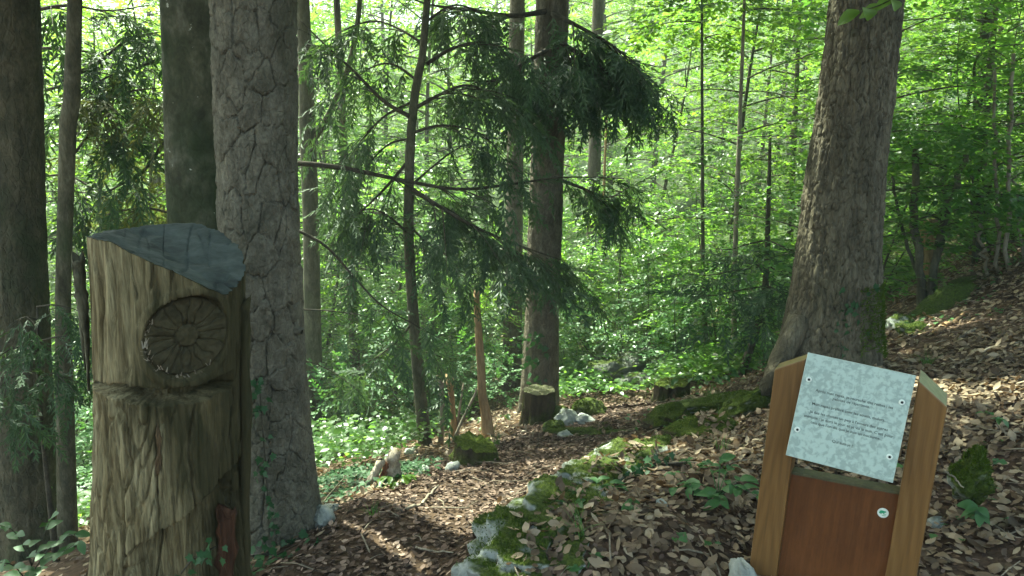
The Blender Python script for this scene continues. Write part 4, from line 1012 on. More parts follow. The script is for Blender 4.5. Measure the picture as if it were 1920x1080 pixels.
for o_l in [o for o in bpy.data.objects if o.name.startswith('limestone_ledge') or o.name.startswith('rotting_log')]:
    st = [c for c in o_l.children if c.name.startswith('stone')][0]; me = st.data; co = np.empty(len(me.vertices) * 3, np.float32); me.vertices.foreach_get('co', co)
    co = co.reshape(-1, 3) + np.array(o_l.location); no = np.empty(len(me.vertices) * 3, np.float32); me.vertices.foreach_get('normal', no); no = no.reshape(-1, 3)
    ok = np.where((no[:, 2] > .45) & (co[:, 0] > np.median(co[:, 0]) - .03))[0]; q = rng.choice(ok, min(60, len(ok)), replace=False)
    N = norm(no[q] + rng.normal(0, .3, (len(q), 3))); d = rand_unit(len(q)); d = norm(d - (d * N).sum(-1, keepdims=True) * N)
    acc.add(*inst(DRY_V, DRY_F, frames(d, N) * rng.uniform(.025, .055, len(q))[:, None, None], co[q] + no[q] * .006))
V, fs = acc.get(); o = link('ledge_leaves', mesh('ledge_leaves', V, fs, M['dry'])); o['kind'] = 'stuff'; o['label'] = 'dry leaves caught on top of the rock ledges'; o['category'] = 'leaf litter'
rock('mossy_boulder', 'rounded bright mossy boulder right of the cut stump', 'boulder', gpos(1105, 775, .02), (.15, .13, .10), 21, 'mossrock', 0, .2, 1500)
rock('boulder', 'bare grey green stone leaning on the cut stump', 'boulder', gpos(1062, 795, .03), (.10, .09, .09), 22, 'rock', .4, .25)
rock('boulder', 'flat pale stone lying beside the grey green stone', 'boulder', gpos(1092, 792, .02), (.09, .08, .05), 23, 'pale_rock', 0, .25)
rock('mossy_rock', 'small yellow mossy rock at the near side of the cut stump', 'rock', gpos(1040, 808, .02), (.085, .08, .065), 24, 'mossrock', 0, .25, 500)
rock('boulder', 'small grey stone in front of the yellow mossy rock', 'boulder', gpos(1062, 820, .01), (.06, .05, .035), 25, 'rock')
rock('boulder', 'grey stone beside the foot of the pine', 'boulder', gpos(604, 985, .035), (.052, .05, .055), 26, 'pale_rock', .3, .25)
rock('mossy_rock', 'round mossy stone with a bare grey side on the slope behind the leaning trunk', 'rock', PY(1690, 610, 5.2), (.10, .11, .08), 27, 'ledge_rock', 0, .2, 700)
rock('mossy_rock', 'low moss cushion in front of the round mossy stone', 'rock', PY(1722, 622, 4.9), (.13, .10, .06), 28, 'mossrock', .2, .25, 900)
rock('mossy_rock', 'long mossy bank stone sloping up the hillside', 'rock', PY(1770, 575, 5.6), (.30, .15, .13), 29, 'mossrock', .5, .25, 1600, tilt=(.35, 0))
rock('mossy_rock', 'uppermost mossy stone on the hillside below the bare shrubs', 'rock', PY(1810, 545, 6.2), (.25, .15, .09), 30, 'mossrock', .3, .25, 900, tilt=(.3, 0))
rock('mossy_stump', 'mossy rotten root hump on the bank right of the sign', 'stump', PY(1822, 890, 2.35) - (0, 0, .02), (.062, .06, .10), 31, 'mossrock', 0, .4, 2600)
rock('boulder', 'white limestone corner at the bottom edge left of the sign', 'boulder', PY(1392, 1070, 2.02) - (0, 0, .02), (.032, .06, .05), 32, 'pale_rock', .2, .25)
rock('rock_outcrop', 'grey broken rock outcrop far along the path', 'rock', gpos(1185, 712, .05), (.5, .4, .26), 33, 'dark_rock', .3, .45, 0, nu=96, nv=48, facet=.35, freq=2.2)
rock('rock_outcrop', 'smaller grey slab at the foot of the far rock outcrop', 'rock', gpos(1205, 724, .02), (.26, .2, .12), 34, 'dark_rock', .2, .4, facet=.3)
for k, (px, py, s_, lb) in enumerate(((618, 960, .05, 'small grey stone on the path verge right of the pine'), (850, 880, .05, 'small stone left of the path under the mossy stump'), (795, 885, .05, 'pale sunlit stone right of the split pale stump'),
        (1000, 1000, .04, 'little pale stone against the ledge'), (1755, 985, .03, 'white pebble right of the sign post'), (1240, 950, .025, 'small pale pebble among leaves on the bank'), (770, 850, .05, 'stone among plants behind the split pale stump'))):
    rock('boulder', lb, 'boulder', gpos(px, py, .01), (s_, s_ * .8, s_ * .6), 40 + k, ('rock', 'pale_rock')[k % 2], k, .3, nu=24, nv=14)

def old_stump(name, label, base, r, h, seed, m, top_m, tiltx=0., moss=800, jag=.02, flare=.3, nth=90, nz=44):
    th = np.arange(nth) * 2 * math.pi / nth; s = np.linspace(0, 1, nz); T, S = np.meshgrid(th, s)
    z = -.15 + S * (h + .15 + tiltx * np.cos(T) * r + jag * vnoise(np.cos(T) * 5, np.sin(T) * 5, 0, seed))
    R = r * (1 + flare * np.exp(-np.maximum(z, 0) / (.35 * h)) * (1 + .5 * np.cos(4 * T + seed))) * (1 + .12 * fbm(np.cos(T) * 2.5, np.sin(T) * 2.5, z * 2, seed, 4)) + .05 * r * vnoise(np.cos(T) * 12, np.sin(T) * 12, z * 2.5, seed)
    V = np.stack([R * np.cos(T), R * np.sin(T), z], -1).reshape(-1, 3) + base
    i = np.arange(nz - 1)[:, None] * nth; j = np.arange(nth)[None]; jn = (j + 1) % nth
    Q = np.stack([i + j, i + jn, i + nth + jn, i + nth + j], -1).reshape(-1, 4)
    t = thing(name, label, 'stump', base); part('bark', V, Q, M[m], t)
    rimv = V[-nth:]; rho = np.linspace(1, 0, 14)[:, None, None]; c = rimv.mean(0); C = c + (rimv - c)[None] * rho; C[..., 2] += .004 * vnoise(C[..., 0] * 40, C[..., 1] * 40, 0, seed) + .002
    i = np.arange(13)[:, None] * nth; Q2 = np.stack([i + j, i + jn, i + nth + jn, i + nth + j], -1).reshape(-1, 4)
    part('cut_top', C.reshape(-1, 3), Q2, M[top_m], t)
    if moss: moss_tufts(t, np.r_[V, C.reshape(-1, 3)], np.r_[Q, Q2 + len(V)], moss, seed, up=-.1)
    return t
sb = PY(1010, 796, 6.3); sb[2] = gp(sb[0], sb[1])[2]
cut_stump = old_stump('mossy_stump', 'flat cut stump with dark mossy sides in front of the spruce', sb, .142, .30, 51, 'moss_wood', 'old_cut', moss=2000, flare=.18, jag=.006)
D, Q = blob(32, 20); V = D * (1 + .2 * fbm(D[:, 0] * 2, D[:, 1] * 2, D[:, 2] * 2, 52, 3))[:, None] * (.10, .10, .10) + sb + (.19, -.02, .05)
part('root_lobe', V, Q, M['moss_wood'], cut_stump)
sb = ghit(893, 862)
old_stump('mossy_stump', 'low rotten stump covered with yellow green moss left of the path', sb + (0, 0, 0), .13, .11, 53, 'moss_wood', 'moss_wood', -.25, 2200, .02, .3)
sb = ghit(1260, 748)
old_stump('mossy_stump', 'small dark stump far along the right side of the path', sb, .15, .16, 54, 'moss_wood', 'moss_wood', .15, 1400)
# sunlit split stump by the path
sb = ghit(722, 955)
split = thing('split_stump', 'sunlit splintered pale stump with red rotten heart left of the path', 'stump', sb)
def shard(name, px0, py0, px1, py1, Y, w0, w1, m, seed, thk=.05):
    a, b = PY(px0, py0, Y), PY(px1, py1, Y); n = 16; s = np.linspace(0, 1, n); sp = a + (b - a) * s[:, None]; sp[:, 0] += .012 * np.sin(s * 5 + seed)
    wv = (w0 + (w1 - w0) * s) / F * Y; r = np.random.default_rng(seed); nc = 12; V = []
    for k in range(n):
        for c in range(nc):
            an = c / nc * 2 * math.pi; V.append(sp[k] + np.array([math.cos(an) * wv[k] / 2, math.sin(an) * thk, 0]) * (1 + .2 * r.normal()))
    V = np.array(V); V[-nc:, 2] += r.uniform(-.01, .035, nc)
    i = np.arange(n - 1)[:, None] * nc; j = np.arange(nc)[None]; jn = (j + 1) % nc
    part(name, V, [np.stack([i + j, i + jn, i + nc + jn, i + nc + j], -1).reshape(-1, 4), np.arange(nc)[None] + (n - 1) * nc], M[m], split)
shard('pale_shard', 733, 905, 741, 850, 4.05, 34, 24, 'rotten', 1)
shard('pale_shard', 690, 935, 712, 866, 4.0, 22, 16, 'rotten', 2, .03)
shard('red_heart', 706, 945, 722, 872, 4.03, 20, 14, 'red_rot', 3, .03)
shard('pale_shard', 678, 950, 690, 920, 3.95, 24, 12, 'rotten', 5, .03)
shard('dark_base', 738, 962, 740, 902, 4.0, 42, 34, 'moss_wood', 4, .06)

# sticks and fallen branches
def stick(name, label, rows, r, m='grey_wood', lift=.015, taper=.5, cat='stick', forks=()):
    pts = []
    for q in rows: p = ghit(*q[:2]) if len(q) < 3 else PY(*q); pts.append(p + (0, 0, lift))
    sp = smooth_path(pts, 14); sp[1:-1] += rng.normal(0, r * .5, (12, 3))
    a = Acc(); a.add(*tube(sp, r * (1 - taper * np.linspace(0, 1, 14)), 7))
    for i, d in forks: a.add(*tube(np.array([sp[i], sp[i] + np.array(d) * .5, sp[i] + np.array(d)]) + (0, 0, 0), [r * .5, r * .4, r * .2], 5))
    V, fs = a.get(); return solo(name, V, fs, M[m], label, cat)
stick('fallen_branch', 'pale forked branch lying on the slope at the right edge', [(1835, 668), (1870, 655), (1920, 645)], .008, forks=[(6, (.1, -.1, .02))])
stick('fallen_branch', 'long thin pale branch slanting down the slope near the right edge', [(1915, 648), (1880, 695), (1850, 715), (1820, 750)], .007)
stick('fallen_branch', 'thick short reddish branch on the slope right of the mossy stones', [(1755, 628), (1780, 610), (1806, 592)], .018, 'bare_wood')
stick('fallen_branch', 'broken grey stick on the slope behind the sign', [(1800, 640), (1815, 630), (1828, 620)], .014)
stick('fallen_branch', 'curved pale stick lying at the left edge of the path', [(745, 962), (780, 955), (805, 935), (822, 915)], .009)
stick('fallen_branch', 'thin twig lying across the path in the foreground', [(780, 1032), (815, 1040), (850, 1043)], .005)
stick('fallen_branch', 'thin stick leaning over the verge left of the split stump', [(600, 955, 3.6), (625, 925, 3.7), (650, 895, 3.8)], .006, 'thin_bark')
stick('fallen_branch', 'bent branch on the verge below the split stump', [(610, 962, 3.5), (640, 940, 3.6), (668, 925, 3.7)], .008, 'thin_bark')
stick('fallen_branch', 'pale twig on the bank close to the right side of the sign', [(1768, 890, 2.3), (1790, 905, 2.28), (1806, 922, 2.25)], .004)
stick('fallen_branch', 'dark twig among leaves at the bottom edge left of the sign', [(1330, 1040), (1370, 1020), (1405, 1008)], .003, 'limb_bark')
stick('fallen_branch', 'thin twig beside the right post of the sign', [(1775, 1015), (1800, 995), (1815, 985)], .004)
stick('fallen_branch', 'thin pale twig at the bottom right corner', [(1850, 985), (1885, 1005), (1920, 1020)], .004)
stick('fallen_branch', 'small grey dead limb standing in front of the mossy cut stump', [(972, 838, 5.6), (980, 815, 5.6), (984, 795, 5.6)], .016, 'rotten', 0, .7)

# ------------------------------------------------------------------ drooping conifer branches
def conifer_root(name, label, px, Y, group=None):
    return thing(name, label, 'tree', gp(PY(px, 500, Y)[0], Y), group)
# limbs of the slender fir
for q, (rows, r0_, pm, kw) in enumerate((
    ([(558, 306, 5.4), (640, 314, 5.5), (740, 335, 5.7), (860, 355, 5.9), (960, 345, 6.0), (1060, 332, 6.1), (1170, 335, 6.2)], .022, 26, dict(s0=.40, hang=.8, subs=14, sub_len=.45)),
    ([(558, 432, 5.3), (612, 462, 5.35), (660, 515, 5.4), (712, 570, 5.5), (770, 605, 5.5), (835, 640, 5.5)], .013, 26, dict(s0=.62, hang=.9, subs=6, sub_len=.4)),
    ([(768, 352, 6), (820, 385, 5.8), (880, 420, 5.7), (960, 455, 5.7), (1060, 490, 5.7)], .02, 46, dict(s0=.12, hang=.8, subs=14, sub_len=.5)),
    ([(767, 300, 6), (720, 355, 6), (670, 400, 5.9), (620, 415, 5.9)], .016, 26, dict(s0=.15, hang=.9, subs=5)),
    ([(772, 220, 6), (720, 190, 5.9), (660, 130, 5.9), (600, 75, 5.9), (560, 35, 5.9)], .02, 14, dict(s0=.1, hang=1., subs=7)),
    ([(775, 205, 6), (830, 175, 6), (880, 160, 6.1), (950, 190, 6.2)], .018, 34, dict(s0=.1, hang=1.1, subs=7)),
    ([(766, 420, 6), (800, 455, 5.9), (840, 480, 5.9), (870, 520, 5.9)], .012, 30, dict(s0=.1, hang=1., subs=3)),
    ([(776, 600, 6), (745, 640, 5.9), (705, 670, 5.9), (670, 690, 5.9)], .011, 30, dict(s0=.15, hang=.9, subs=4)),
    ([(785, 660, 6), (815, 665, 5.9), (850, 680, 5.9)], .009, 26, dict(s0=.1, hang=.8, subs=2)),
    ([(800, 120, 6), (850, 90, 6.1), (910, 80, 6.2), (960, 110, 6.2)], .018, 36, dict(s0=.1, hang=1., subs=5)),
    ([(781, 150, 6), (735, 120, 6.1), (690, 130, 6.2), (640, 175, 6.2)], .012, 26, dict(s0=.15, hang=1.2, subs=6)),
    ([(776, 190, 6), (725, 215, 6.0), (680, 260, 6.0), (640, 320, 6.0)], .012, 26, dict(s0=.15, hang=1.2, subs=6)),
    ([(770, 260, 6), (730, 270, 6.1), (690, 310, 6.1), (655, 370, 6.1)], .011, 24, dict(s0=.15, hang=1.2, subs=5)),
    ([(790, 80, 6), (740, 50, 6.1), (690, 40, 6.2), (620, 70, 6.2)], .012, 26, dict(s0=.15, hang=1.1, subs=6)),
    ([(800, 40, 6), (850, 10, 6.1), (900, 25, 6.2), (940, 70, 6.2)], .012, 24, dict(s0=.15, hang=1.2, subs=5)),
    ([(768, 440, 6), (720, 400, 5.8), (680, 395, 5.8), (640, 440, 5.8)], .012, 34, dict(s0=.1, hang=.8, subs=5)),
    ([(772, 250, 6), (830, 235, 6), (900, 250, 6), (940, 290, 6)], .015, 30, dict(s0=.15, hang=1.2, subs=5)),
    ([(768, 350, 6), (840, 290, 6.1), (880, 275, 6.1), (900, 330, 6.1)], .012, 22, dict(s0=.2, hang=1.3, subs=4)),
    ([(560, 580, 5.4), (640, 585, 5.5), (700, 600, 5.5), (740, 640, 5.5)], .007, 8, dict(s0=.6, hang=.7)),
    ([(560, 672, 5.4), (610, 690, 5.5), (650, 715, 5.5), (680, 740, 5.5)], .006, 6, dict(s0=.6, hang=.7)),
)):
    add_branch(fir, rows, r0_, pm, seed=q + 10, size=(.7, 1.2), **kw)
# top of the view: hanging boughs of the straight spruce
for q, (rows, r0_, pm, kw) in enumerate((
    ([(1030, 70, 7.1), (1085, 100, 6.9), (1140, 135, 6.8), (1200, 175, 6.8)], .03, 60, dict(s0=.05, hang=1.1, subs=18, sub_len=.6)),
    ([(1030, 20, 7.1), (960, 30, 6.9), (890, 20, 6.7), (800, 8, 6.5), (760, -10, 6.4)], .03, 42, dict(s0=.05, hang=1.1, subs=12, sub_len=.5)),
    ([(1032, 90, 7.1), (980, 120, 6.8), (930, 150, 6.7), (860, 150, 6.6)], .025, 46, dict(s0=.05, hang=1.3, subs=12, sub_len=.5)),
    ([(1036, 25, 7.0), (1085, 50, 6.8), (1140, 80, 6.7), (1200, 125, 6.7)], .025, 50, dict(s0=.05, hang=1.1, subs=14, sub_len=.6)),
    ([(1030, 330, 7.1), (1090, 352, 6.9), (1140, 370, 6.9), (1180, 350, 6.9)], .022, 50, dict(s0=.05, hang=.8, subs=12, sub_len=.5)),
    ([(1020, 480, 7.1), (1050, 500, 6.8), (1075, 520, 6.8)], .012, 40, dict(s0=.05, hang=.7, subs=3)),
    ([(1020, 500, 7.1), (960, 470, 6.8), (900, 450, 6.7), (840, 440, 6.6)], .018, 40, dict(s0=.1, hang=.8, subs=9)),
    ([(1036, 120, 7.1), (1040, 160, 6.7), (1010, 190, 6.6)], .02, 60, dict(s0=.05, hang=1., subs=10, sub_len=.5)),
    ([(988, 520, 7.1), (950, 515, 7.0), (900, 505, 7.0), (870, 500, 7.0)], .008, 0, {}),
)):
    add_branch(sprC, rows, r0_, pm * .72, seed=q + 40, size=(.75, 1.3), **kw)
# left: yellowing boughs between the spruce and the beech, and the low dark yew at the edge
for q, (rows, r0_, pm, kw) in enumerate((
    ([(118, 150, 5.6), (180, 120, 5.5), (240, 75, 5.4), (300, 60, 5.3)], .02, 26, dict(s0=.1, hang=.9, subs=6)),
    ([(130, 215, 5.6), (190, 190, 5.5), (250, 170, 5.4), (305, 165, 5.3)], .016, 24, dict(s0=.1, hang=.9, subs=6, fm='needle_br')),
    ([(310, 262, 5.4), (270, 320, 5.4), (220, 350, 5.5), (160, 375, 5.6)], .014, 24, dict(s0=.15, hang=.6, subs=6, fm='needle_br')),
    ([(130, 300, 5.6), (180, 235, 5.5), (225, 175, 5.5)], .012, 20, dict(s0=.2, hang=.7, subs=4, fm='needle_br')),
    ([(315, 330, 5.4), (275, 290, 5.4), (215, 265, 5.5), (160, 250, 5.6)], .010, 18, dict(s0=.2, hang=.6, subs=5, fm='needle_br')),
    ([(80, 90, 5.6), (150, 95, 5.5), (210, 110, 5.5), (270, 130, 5.4)], .014, 26, dict(s0=.1, hang=1., subs=5)),
    ([(320, 400, 5.4), (270, 390, 5.4), (210, 400, 5.5), (150, 420, 5.6)], .010, 26, dict(s0=.1, hang=.6, subs=5, fm='needle_br')),
    ([(85, 170, 5.6), (140, 160, 5.5), (200, 195, 5.5), (255, 240, 5.4)], .012, 26, dict(s0=.1, hang=.8, subs=6)),
    ([(300, 110, 5.4), (250, 130, 5.5), (190, 150, 5.5), (140, 200, 5.5)], .012, 24, dict(s0=.1, hang=.8, subs=6)),
    ([(85, 330, 5.6), (130, 330, 5.5), (180, 360, 5.5), (230, 410, 5.5)], .010, 22, dict(s0=.1, hang=.8, subs=5)),
    ([(60, 20, 5.6), (130, 10, 5.5), (200, 20, 5.4), (280, 10, 5.4)], .016, 24, dict(s0=.1, hang=1., subs=5)),
)):
    add_branch(sprL, rows, r0_, pm, seed=q + 70, size=(.7, 1.2), **kw)
yew = thing('young_yew', 'low dark feathery conifer at the left edge in front of the dark trunk', 'shrub', gp(PY(70, 800, 3.9)[0], 3.9))
b = np.array(yew.location)
pts = smooth_path([b, PY(75, 760, 3.9), PY(72, 640, 3.9), PY(70, 575, 3.9)], 10); V, Q, T = tube(pts, np.linspace(.02, .005, 10), 6); part('stem', V, [Q, T], M['limb_bark'], yew)
for q, (rows, r0_, pm, kw) in enumerate((
    ([(70, 575, 3.9), (100, 572, 3.8), (140, 580, 3.8), (172, 600, 3.8)], .006, 50, dict(hang=.5, subs=3)),
    ([(72, 640, 3.9), (120, 630, 3.8), (150, 640, 3.75), (172, 655, 3.7)], .007, 60, dict(hang=.6, subs=4)),
    ([(72, 660, 3.9), (40, 650, 3.8), (10, 660, 3.75), (-25, 690, 3.7)], .007, 60, dict(hang=.6, subs=4)),
    ([(74, 700, 3.9), (40, 700, 3.75), (5, 720, 3.65), (-25, 745, 3.6)], .007, 60, dict(hang=.6, subs=4)),
    ([(74, 710, 3.9), (100, 700, 3.75), (125, 720, 3.65), (150, 745, 3.6)], .007, 56, dict(hang=.6, subs=4)),
    ([(75, 750, 3.9), (50, 745, 3.75), (30, 760, 3.65), (15, 785, 3.6)], .006, 50, dict(hang=.6, subs=3)),
    ([(71, 600, 3.9), (45, 595, 3.8), (20, 610, 3.75)], .005, 40, dict(hang=.6, subs=3)),
)):
    add_branch(yew, rows, r0_, pm, seed=q + 90, size=(.4, .7), s0=.05, spread=.04, depth=.03, sub_len=.22, **kw)
# shady flat fir boughs left of the leaning tree
fir2 = thing('understory_fir', 'dark flat layered fir boughs just left of the leaning trunk', 'tree', gp(PY(1400, 500, 6.8)[0], 6.8))
b = np.array(fir2.location); pts = smooth_path([b, PY(1432, 560, 6.8), PY(1440, 400, 6.8), PY(1444, 250, 6.8)], 12)
V, Q, T = tube(pts, np.linspace(.045, .012, 12), 7); part('trunk', V, [Q, T], M['dark_bark'], fir2)
for q, (py, x1, x2) in enumerate(((450, 1330, 1500), (498, 1275, 1500), (536, 1285, 1495))):
    for x_ in (x1, x2):
        add_branch(fir2, [(1438, py, 6.8), ((1438 * 2 + x_) // 3, py + 8, 6.6), ((1438 + 2 * x_) // 3, py + 18, 6.4), (x_, py + 14, 6.2)], .010, 20, seed=q * 3 + x_, hang=.15, out=1.1, s0=.08, spread=.08, depth=.02, size=(.7, 1.1), subs=4, fm='needle')

# ------------------------------------------------------------------ the forest behind
n_bg = 0
def bgt(key, x, y, s=1., group='sunlit forest trees', label='leafy tree in the dense sunlit forest behind the clearing', cat='tree', nm='forest_tree'):
    plant_tree(nm, key, x, y, s, label, cat, group, sz=rng.uniform(.9, 1.1))
bgt_shr = dict(group='leafy forest bushes', label='leafy green bush growing under the trees behind the path', cat='bush', nm='leafy_bush')
for (x, y, k, s) in ((2.9, 9.7, 'mid_a', .85), (3.0, 6.9, 'mid_b', .8), (4.6, 7.2, 'mid_a', .8), (-2.5, 8.8, 'mid_b', .7), (-4.3, 9.0, 'mid_a', .8), (-3.2, 9.4, 'mid_b', .8), (-5.6, 9.8, 'mid_a', .9), (-1.7, 10.2, 'mid_b', .75), (4.3, 11.2, 'mid_a', 1.), (5.9, 10.2, 'mid_b', 1.), (7.4, 11.5, 'mid_a', 1.05),
        (2.3, 12.8, 'mid_b', 1.), (-7.5, 11, 'mid_a', 1.05), (6.4, 8.4, 'mid_b', .85), (8.6, 9.4, 'mid_a', .95), (-4.6, 12.6, 'mid_a', 1.1), (-6.6, 13.4, 'mid_a', 1.25), (-3.6, 14.6, 'mid_b', 1.5), (-8.8, 13, 'mid_b', 1.4), (-7.2, 16.8, 'mid_a', 1.35), (-4.8, 17, 'mid_b', 1.7), (-2.8, 16.6, 'mid_a', 1.3), (-9.8, 17, 'mid_a', 1.4), (-1.6, 14.2, 'mid_a', 1.2), (-2.6, 12.9, 'mid_b', 1.15), (.9, 14.4, 'mid_b', 1.1)):
    bgt(k, x, y, s, 'leafy understory trees', 'slender leafy understory tree in the middle distance', 'tree', 'understory_tree')
for (x, y, k, s) in ((-1.3, 8.9, 'shrub_a', .8), (-2.4, 8.2, 'shrub_b', .9), (-3.4, 7.4, 'shrub_a', .8), (-4.6, 7.6, 'shrub_a', .9), (-5.8, 8.2, 'shrub_b', 1.1), (.1, 9.3, 'shrub_b', .8), (1.6, 9.0, 'shrub_a', .7), (2.5, 8.3, 'shrub_a', .75), (1.2, 9.8, 'shrub_b', .9), (2.2, 10.2, 'shrub_a', .9), (.3, 10.2, 'shrub_a', .8), (-.7, 9.8, 'shrub_a', .8), (3.3, 9.2, 'shrub_a', .9),
        (2.0, 8.0, 'shrub_c', 1.), (2.7, 7.2, 'shrub_c', .9), (3.8, 7.6, 'shrub_a', .8), (4.6, 7.1, 'shrub_a', .85), (5.4, 7.6, 'shrub_a', .95), (4.3, 8.6, 'shrub_b', 1.), (6.2, 7.0, 'shrub_a', .9), (.8, 8.9, 'shrub_c', .9), (-.9, 8.2, 'shrub_c', 1.), (-1.7, 7.6, 'shrub_c', 1.), (-2.7, 6.8, 'shrub_c', 1.),
        (-3.3, 6.2, 'shrub_c', 1.), (-4.1, 6.6, 'shrub_c', 1.), (1.4, 10.4, 'shrub_a', .8), (-.2, 8.1, 'shrub_c', .7), (1.55, 8.4, 'shrub_c', .7)):
    bgt(k, x, y, s, **bgt_shr)
keys = ['tall_a', 'tall_b', 'tall_c']
for q, (x, y) in enumerate(((-10.5, 15), (-7, 15.5), (-1.2, 16.5), (2, 16.2), (4.8, 14.4), (7.6, 15.6), (10.6, 14.8), (-12.5, 19), (-8.6, 18.6), (-5.4, 19.6), (-2.6, 18.4), (.6, 19.4), (3.6, 19), (6.4, 18.8), (9.4, 19.6), (12.6, 18.6),
        (-15.5, 23.5), (-11.4, 23), (-7.4, 24.2), (-3.8, 23.2), (-.4, 24.4), (2.8, 23.4), (6.2, 24), (9.6, 23.6), (13, 24.4), (16.4, 23.4), (-17, 29), (-11, 29.5), (-5.6, 29), (-.6, 30), (4.6, 29.4), (10, 29.6), (15.4, 29), (20, 28.4))):
    bgt(keys[q % 3], x + rng.normal(0, .4), y + rng.normal(0, .4), rng.uniform(.5, .6) if y < 17 else rng.uniform(.56, .7) if y < 21 else rng.uniform(.7, .95) * (1.4 if x < -3 else 1.1))
# far wood: one mass of foliage and thin trunks
n = 190000; x = rng.uniform(-46, 46, n); y = rng.uniform(32, 58, n); k = np.abs(x) < y * .85
x, y = x[k], y[k]; zt_ = rng.uniform(-1.5, 17, len(x)); cl = fbm(x * .35, y * .35, zt_ * .45, 91, 3); k = cl > -.4; x, y, zt_ = x[k], y[k], zt_[k]
O = np.stack([x, y, groundz(x, y) + zt_], -1); D = rand_unit(len(x)) * (1, 1, .5); U = np.c_[rng.normal(0, .6, (len(x), 2)), np.ones(len(x))]
V, T = inst(KITE_V, KITE_F, frames(D, U) * rng.uniform(.16, .34, len(x))[:, None, None], O)
o = link('distant_wood', mesh('distant_wood', V, T, M['leaf'], False)); o['kind'] = 'stuff'; o['label'] = 'far sunlit foliage closing the view between the trunks'; o['category'] = 'woods'

# hazel stems right of the leaning tree
for q, (lb, stems) in enumerate((
    ('bare grey multi stemmed shrub on the slope right of the leaning trunk', ([(1716, 280, 12, 6.3), (1714, 380, 14, 6.3), (1720, 460, 15, 6.3), (1730, 540, 15, 6.3)], [(1812, 290, 10, 6.3), (1790, 350, 12, 6.3), (1768, 420, 13, 6.3), (1756, 480, 14, 6.3), (1745, 545, 15, 6.3)], [(1770, 330, 7, 6.4), (1765, 430, 8, 6.4), (1750, 540, 9, 6.4)], [(1672, 330, 5, 6.4), (1695, 430, 6, 6.4), (1722, 545, 7, 6.4)])),
    ('cluster of thin upright pale saplings at the right edge', ([(1900, 100, 6, 5.9), (1896, 250, 7, 5.9), (1892, 400, 8, 5.9), (1891, 535, 8, 5.9)], [(1862, 120, 5, 6), (1868, 300, 6, 6), (1873, 440, 7, 6), (1876, 530, 7, 6)], [(1836, 420, 6, 6.1), (1846, 480, 6, 6.1), (1852, 530, 6, 6.1)], [(1905, 330, 5, 6.1), (1912, 430, 5, 6.1), (1915, 520, 5, 6.1)])))):
    a = PY(stems[0][-1][0], 540, stems[0][-1][3]); t = thing('bare_shrub', lb, 'shrub', gp(a[0], a[1])); lm = []
    for st in stems:
        p = np.array([(*PY(px, py, Y), w / F * Y / 2) for px, py, w, Y in st]); p = p[np.argsort(p[:, 2])]; g = gp(p[0, 0], p[0, 1])
        p = np.r_[[(p[0, 0], p[0, 1], min(g[2], p[0, 2]) - .05, p[0, 3] * 1.1)], p]; sp = smooth_path(p, 16); sp[2:-1, :2] += rng.normal(0, .012, (13, 2))
        V, Q, T = tube(sp[:, :3], sp[:, 3], 7); part('stem', V, [Q, T], M['grey_wood' if q else 'thin_bark'], t)
        at = lambda h: (np.interp(h, sp[:, 2], sp[:, 0]), np.interp(h, sp[:, 2], sp[:, 1]))
        lm += limbs(at, sp[8, 2], sp[-1, 2] + .4, 7, .9, .35, .006, q * 10 + int(st[0][0]))
    lv, lf = limb_mesh(lm, 4); part('twigs', lv, lf, M['thin_bark'], t)
    cv, cf = crown_from(*dress(lm, 9, .3, size=(.6, .95), seed=q)); part('crown', cv, cf, M['leaf2'], t, 'stuff', False)
snag('cut_trunk', 'short sawn reddish trunk standing in the shrubs right of the leaning tree', [(1742, 412, 30, 7.5), (1742, 470, 32, 7.5), (1742, 540, 34, 7.5)], 'bare_wood', 'cut trunk', .02)

# ------------------------------------------------------------------ undergrowth, herbs, grass, ivy
def herb_cloud(n, x0, x1, y0, y1, size, h, keep, m, name, label, cat='undergrowth'):
    x, y = scatter(n, x0, x1, y0, y1); k = keep(x, y); x, y = x[k], y[k]; c = fbm(x * 1.4, y * 1.4, 0, 88, 3); k = c > -.1; x, y, c = x[k], y[k], c[k]
    nl = 5; X = np.repeat(x, nl) + rng.normal(0, .07, len(x) * nl); Y_ = np.repeat(y, nl) + rng.normal(0, .07, len(x) * nl)
    hh = np.repeat(h * (.3 + np.clip(c + .3, 0, 1) * rng.uniform(.3, 1.3, len(x))), nl) * rng.uniform(.5, 1, len(X))
    O = np.stack([X, Y_, groundz(X, Y_) + hh], -1); D = rand_unit(len(X)) * (1, 1, .25); U = np.c_[rng.normal(0, .35, (len(X), 2)), np.ones(len(X))]
    V, T = inst(KITE_V * (1, 1.25, 1), KITE_F, frames(D, U) * rng.uniform(*size, len(X))[:, None, None], O)
    o = link(name, mesh(name, V, T, M[m], False)); o['kind'] = 'stuff'; o['label'] = label; o['category'] = cat
herb_cloud(6500, -7, -.2, 4.6, 10.5, (.035, .075), .34, lambda x, y: (x < .12 * y - 1.35) & (near_path(x, y) > .9), 'leaf2', 'undergrowth', 'low leafy undergrowth on the slope left of the path')
herb_cloud(12000, -.4, 7, 6.0, 13, (.045, .08), .34, lambda x, y: ((near_path(x, y) > .9) | (y > 7.3)) & (x > .45 + .0 * y) & (x < y * .34 + (y > 7.5) * 9) & (rng.random(len(x)) < sstep(5.8, 7.6, y)), 'leaf2', 'undergrowth', 'low leafy undergrowth around the far end of the path')
herb_cloud(1500, -1.6, -.35, 2.5, 4.8, (.02, .045), .05, lambda x, y: (near_path(x, y) > .8) & (rng.random(len(x)) < .7), 'ivy', 'ivy_carpet', 'dark creeping ivy at the foot of the pine', 'ivy')
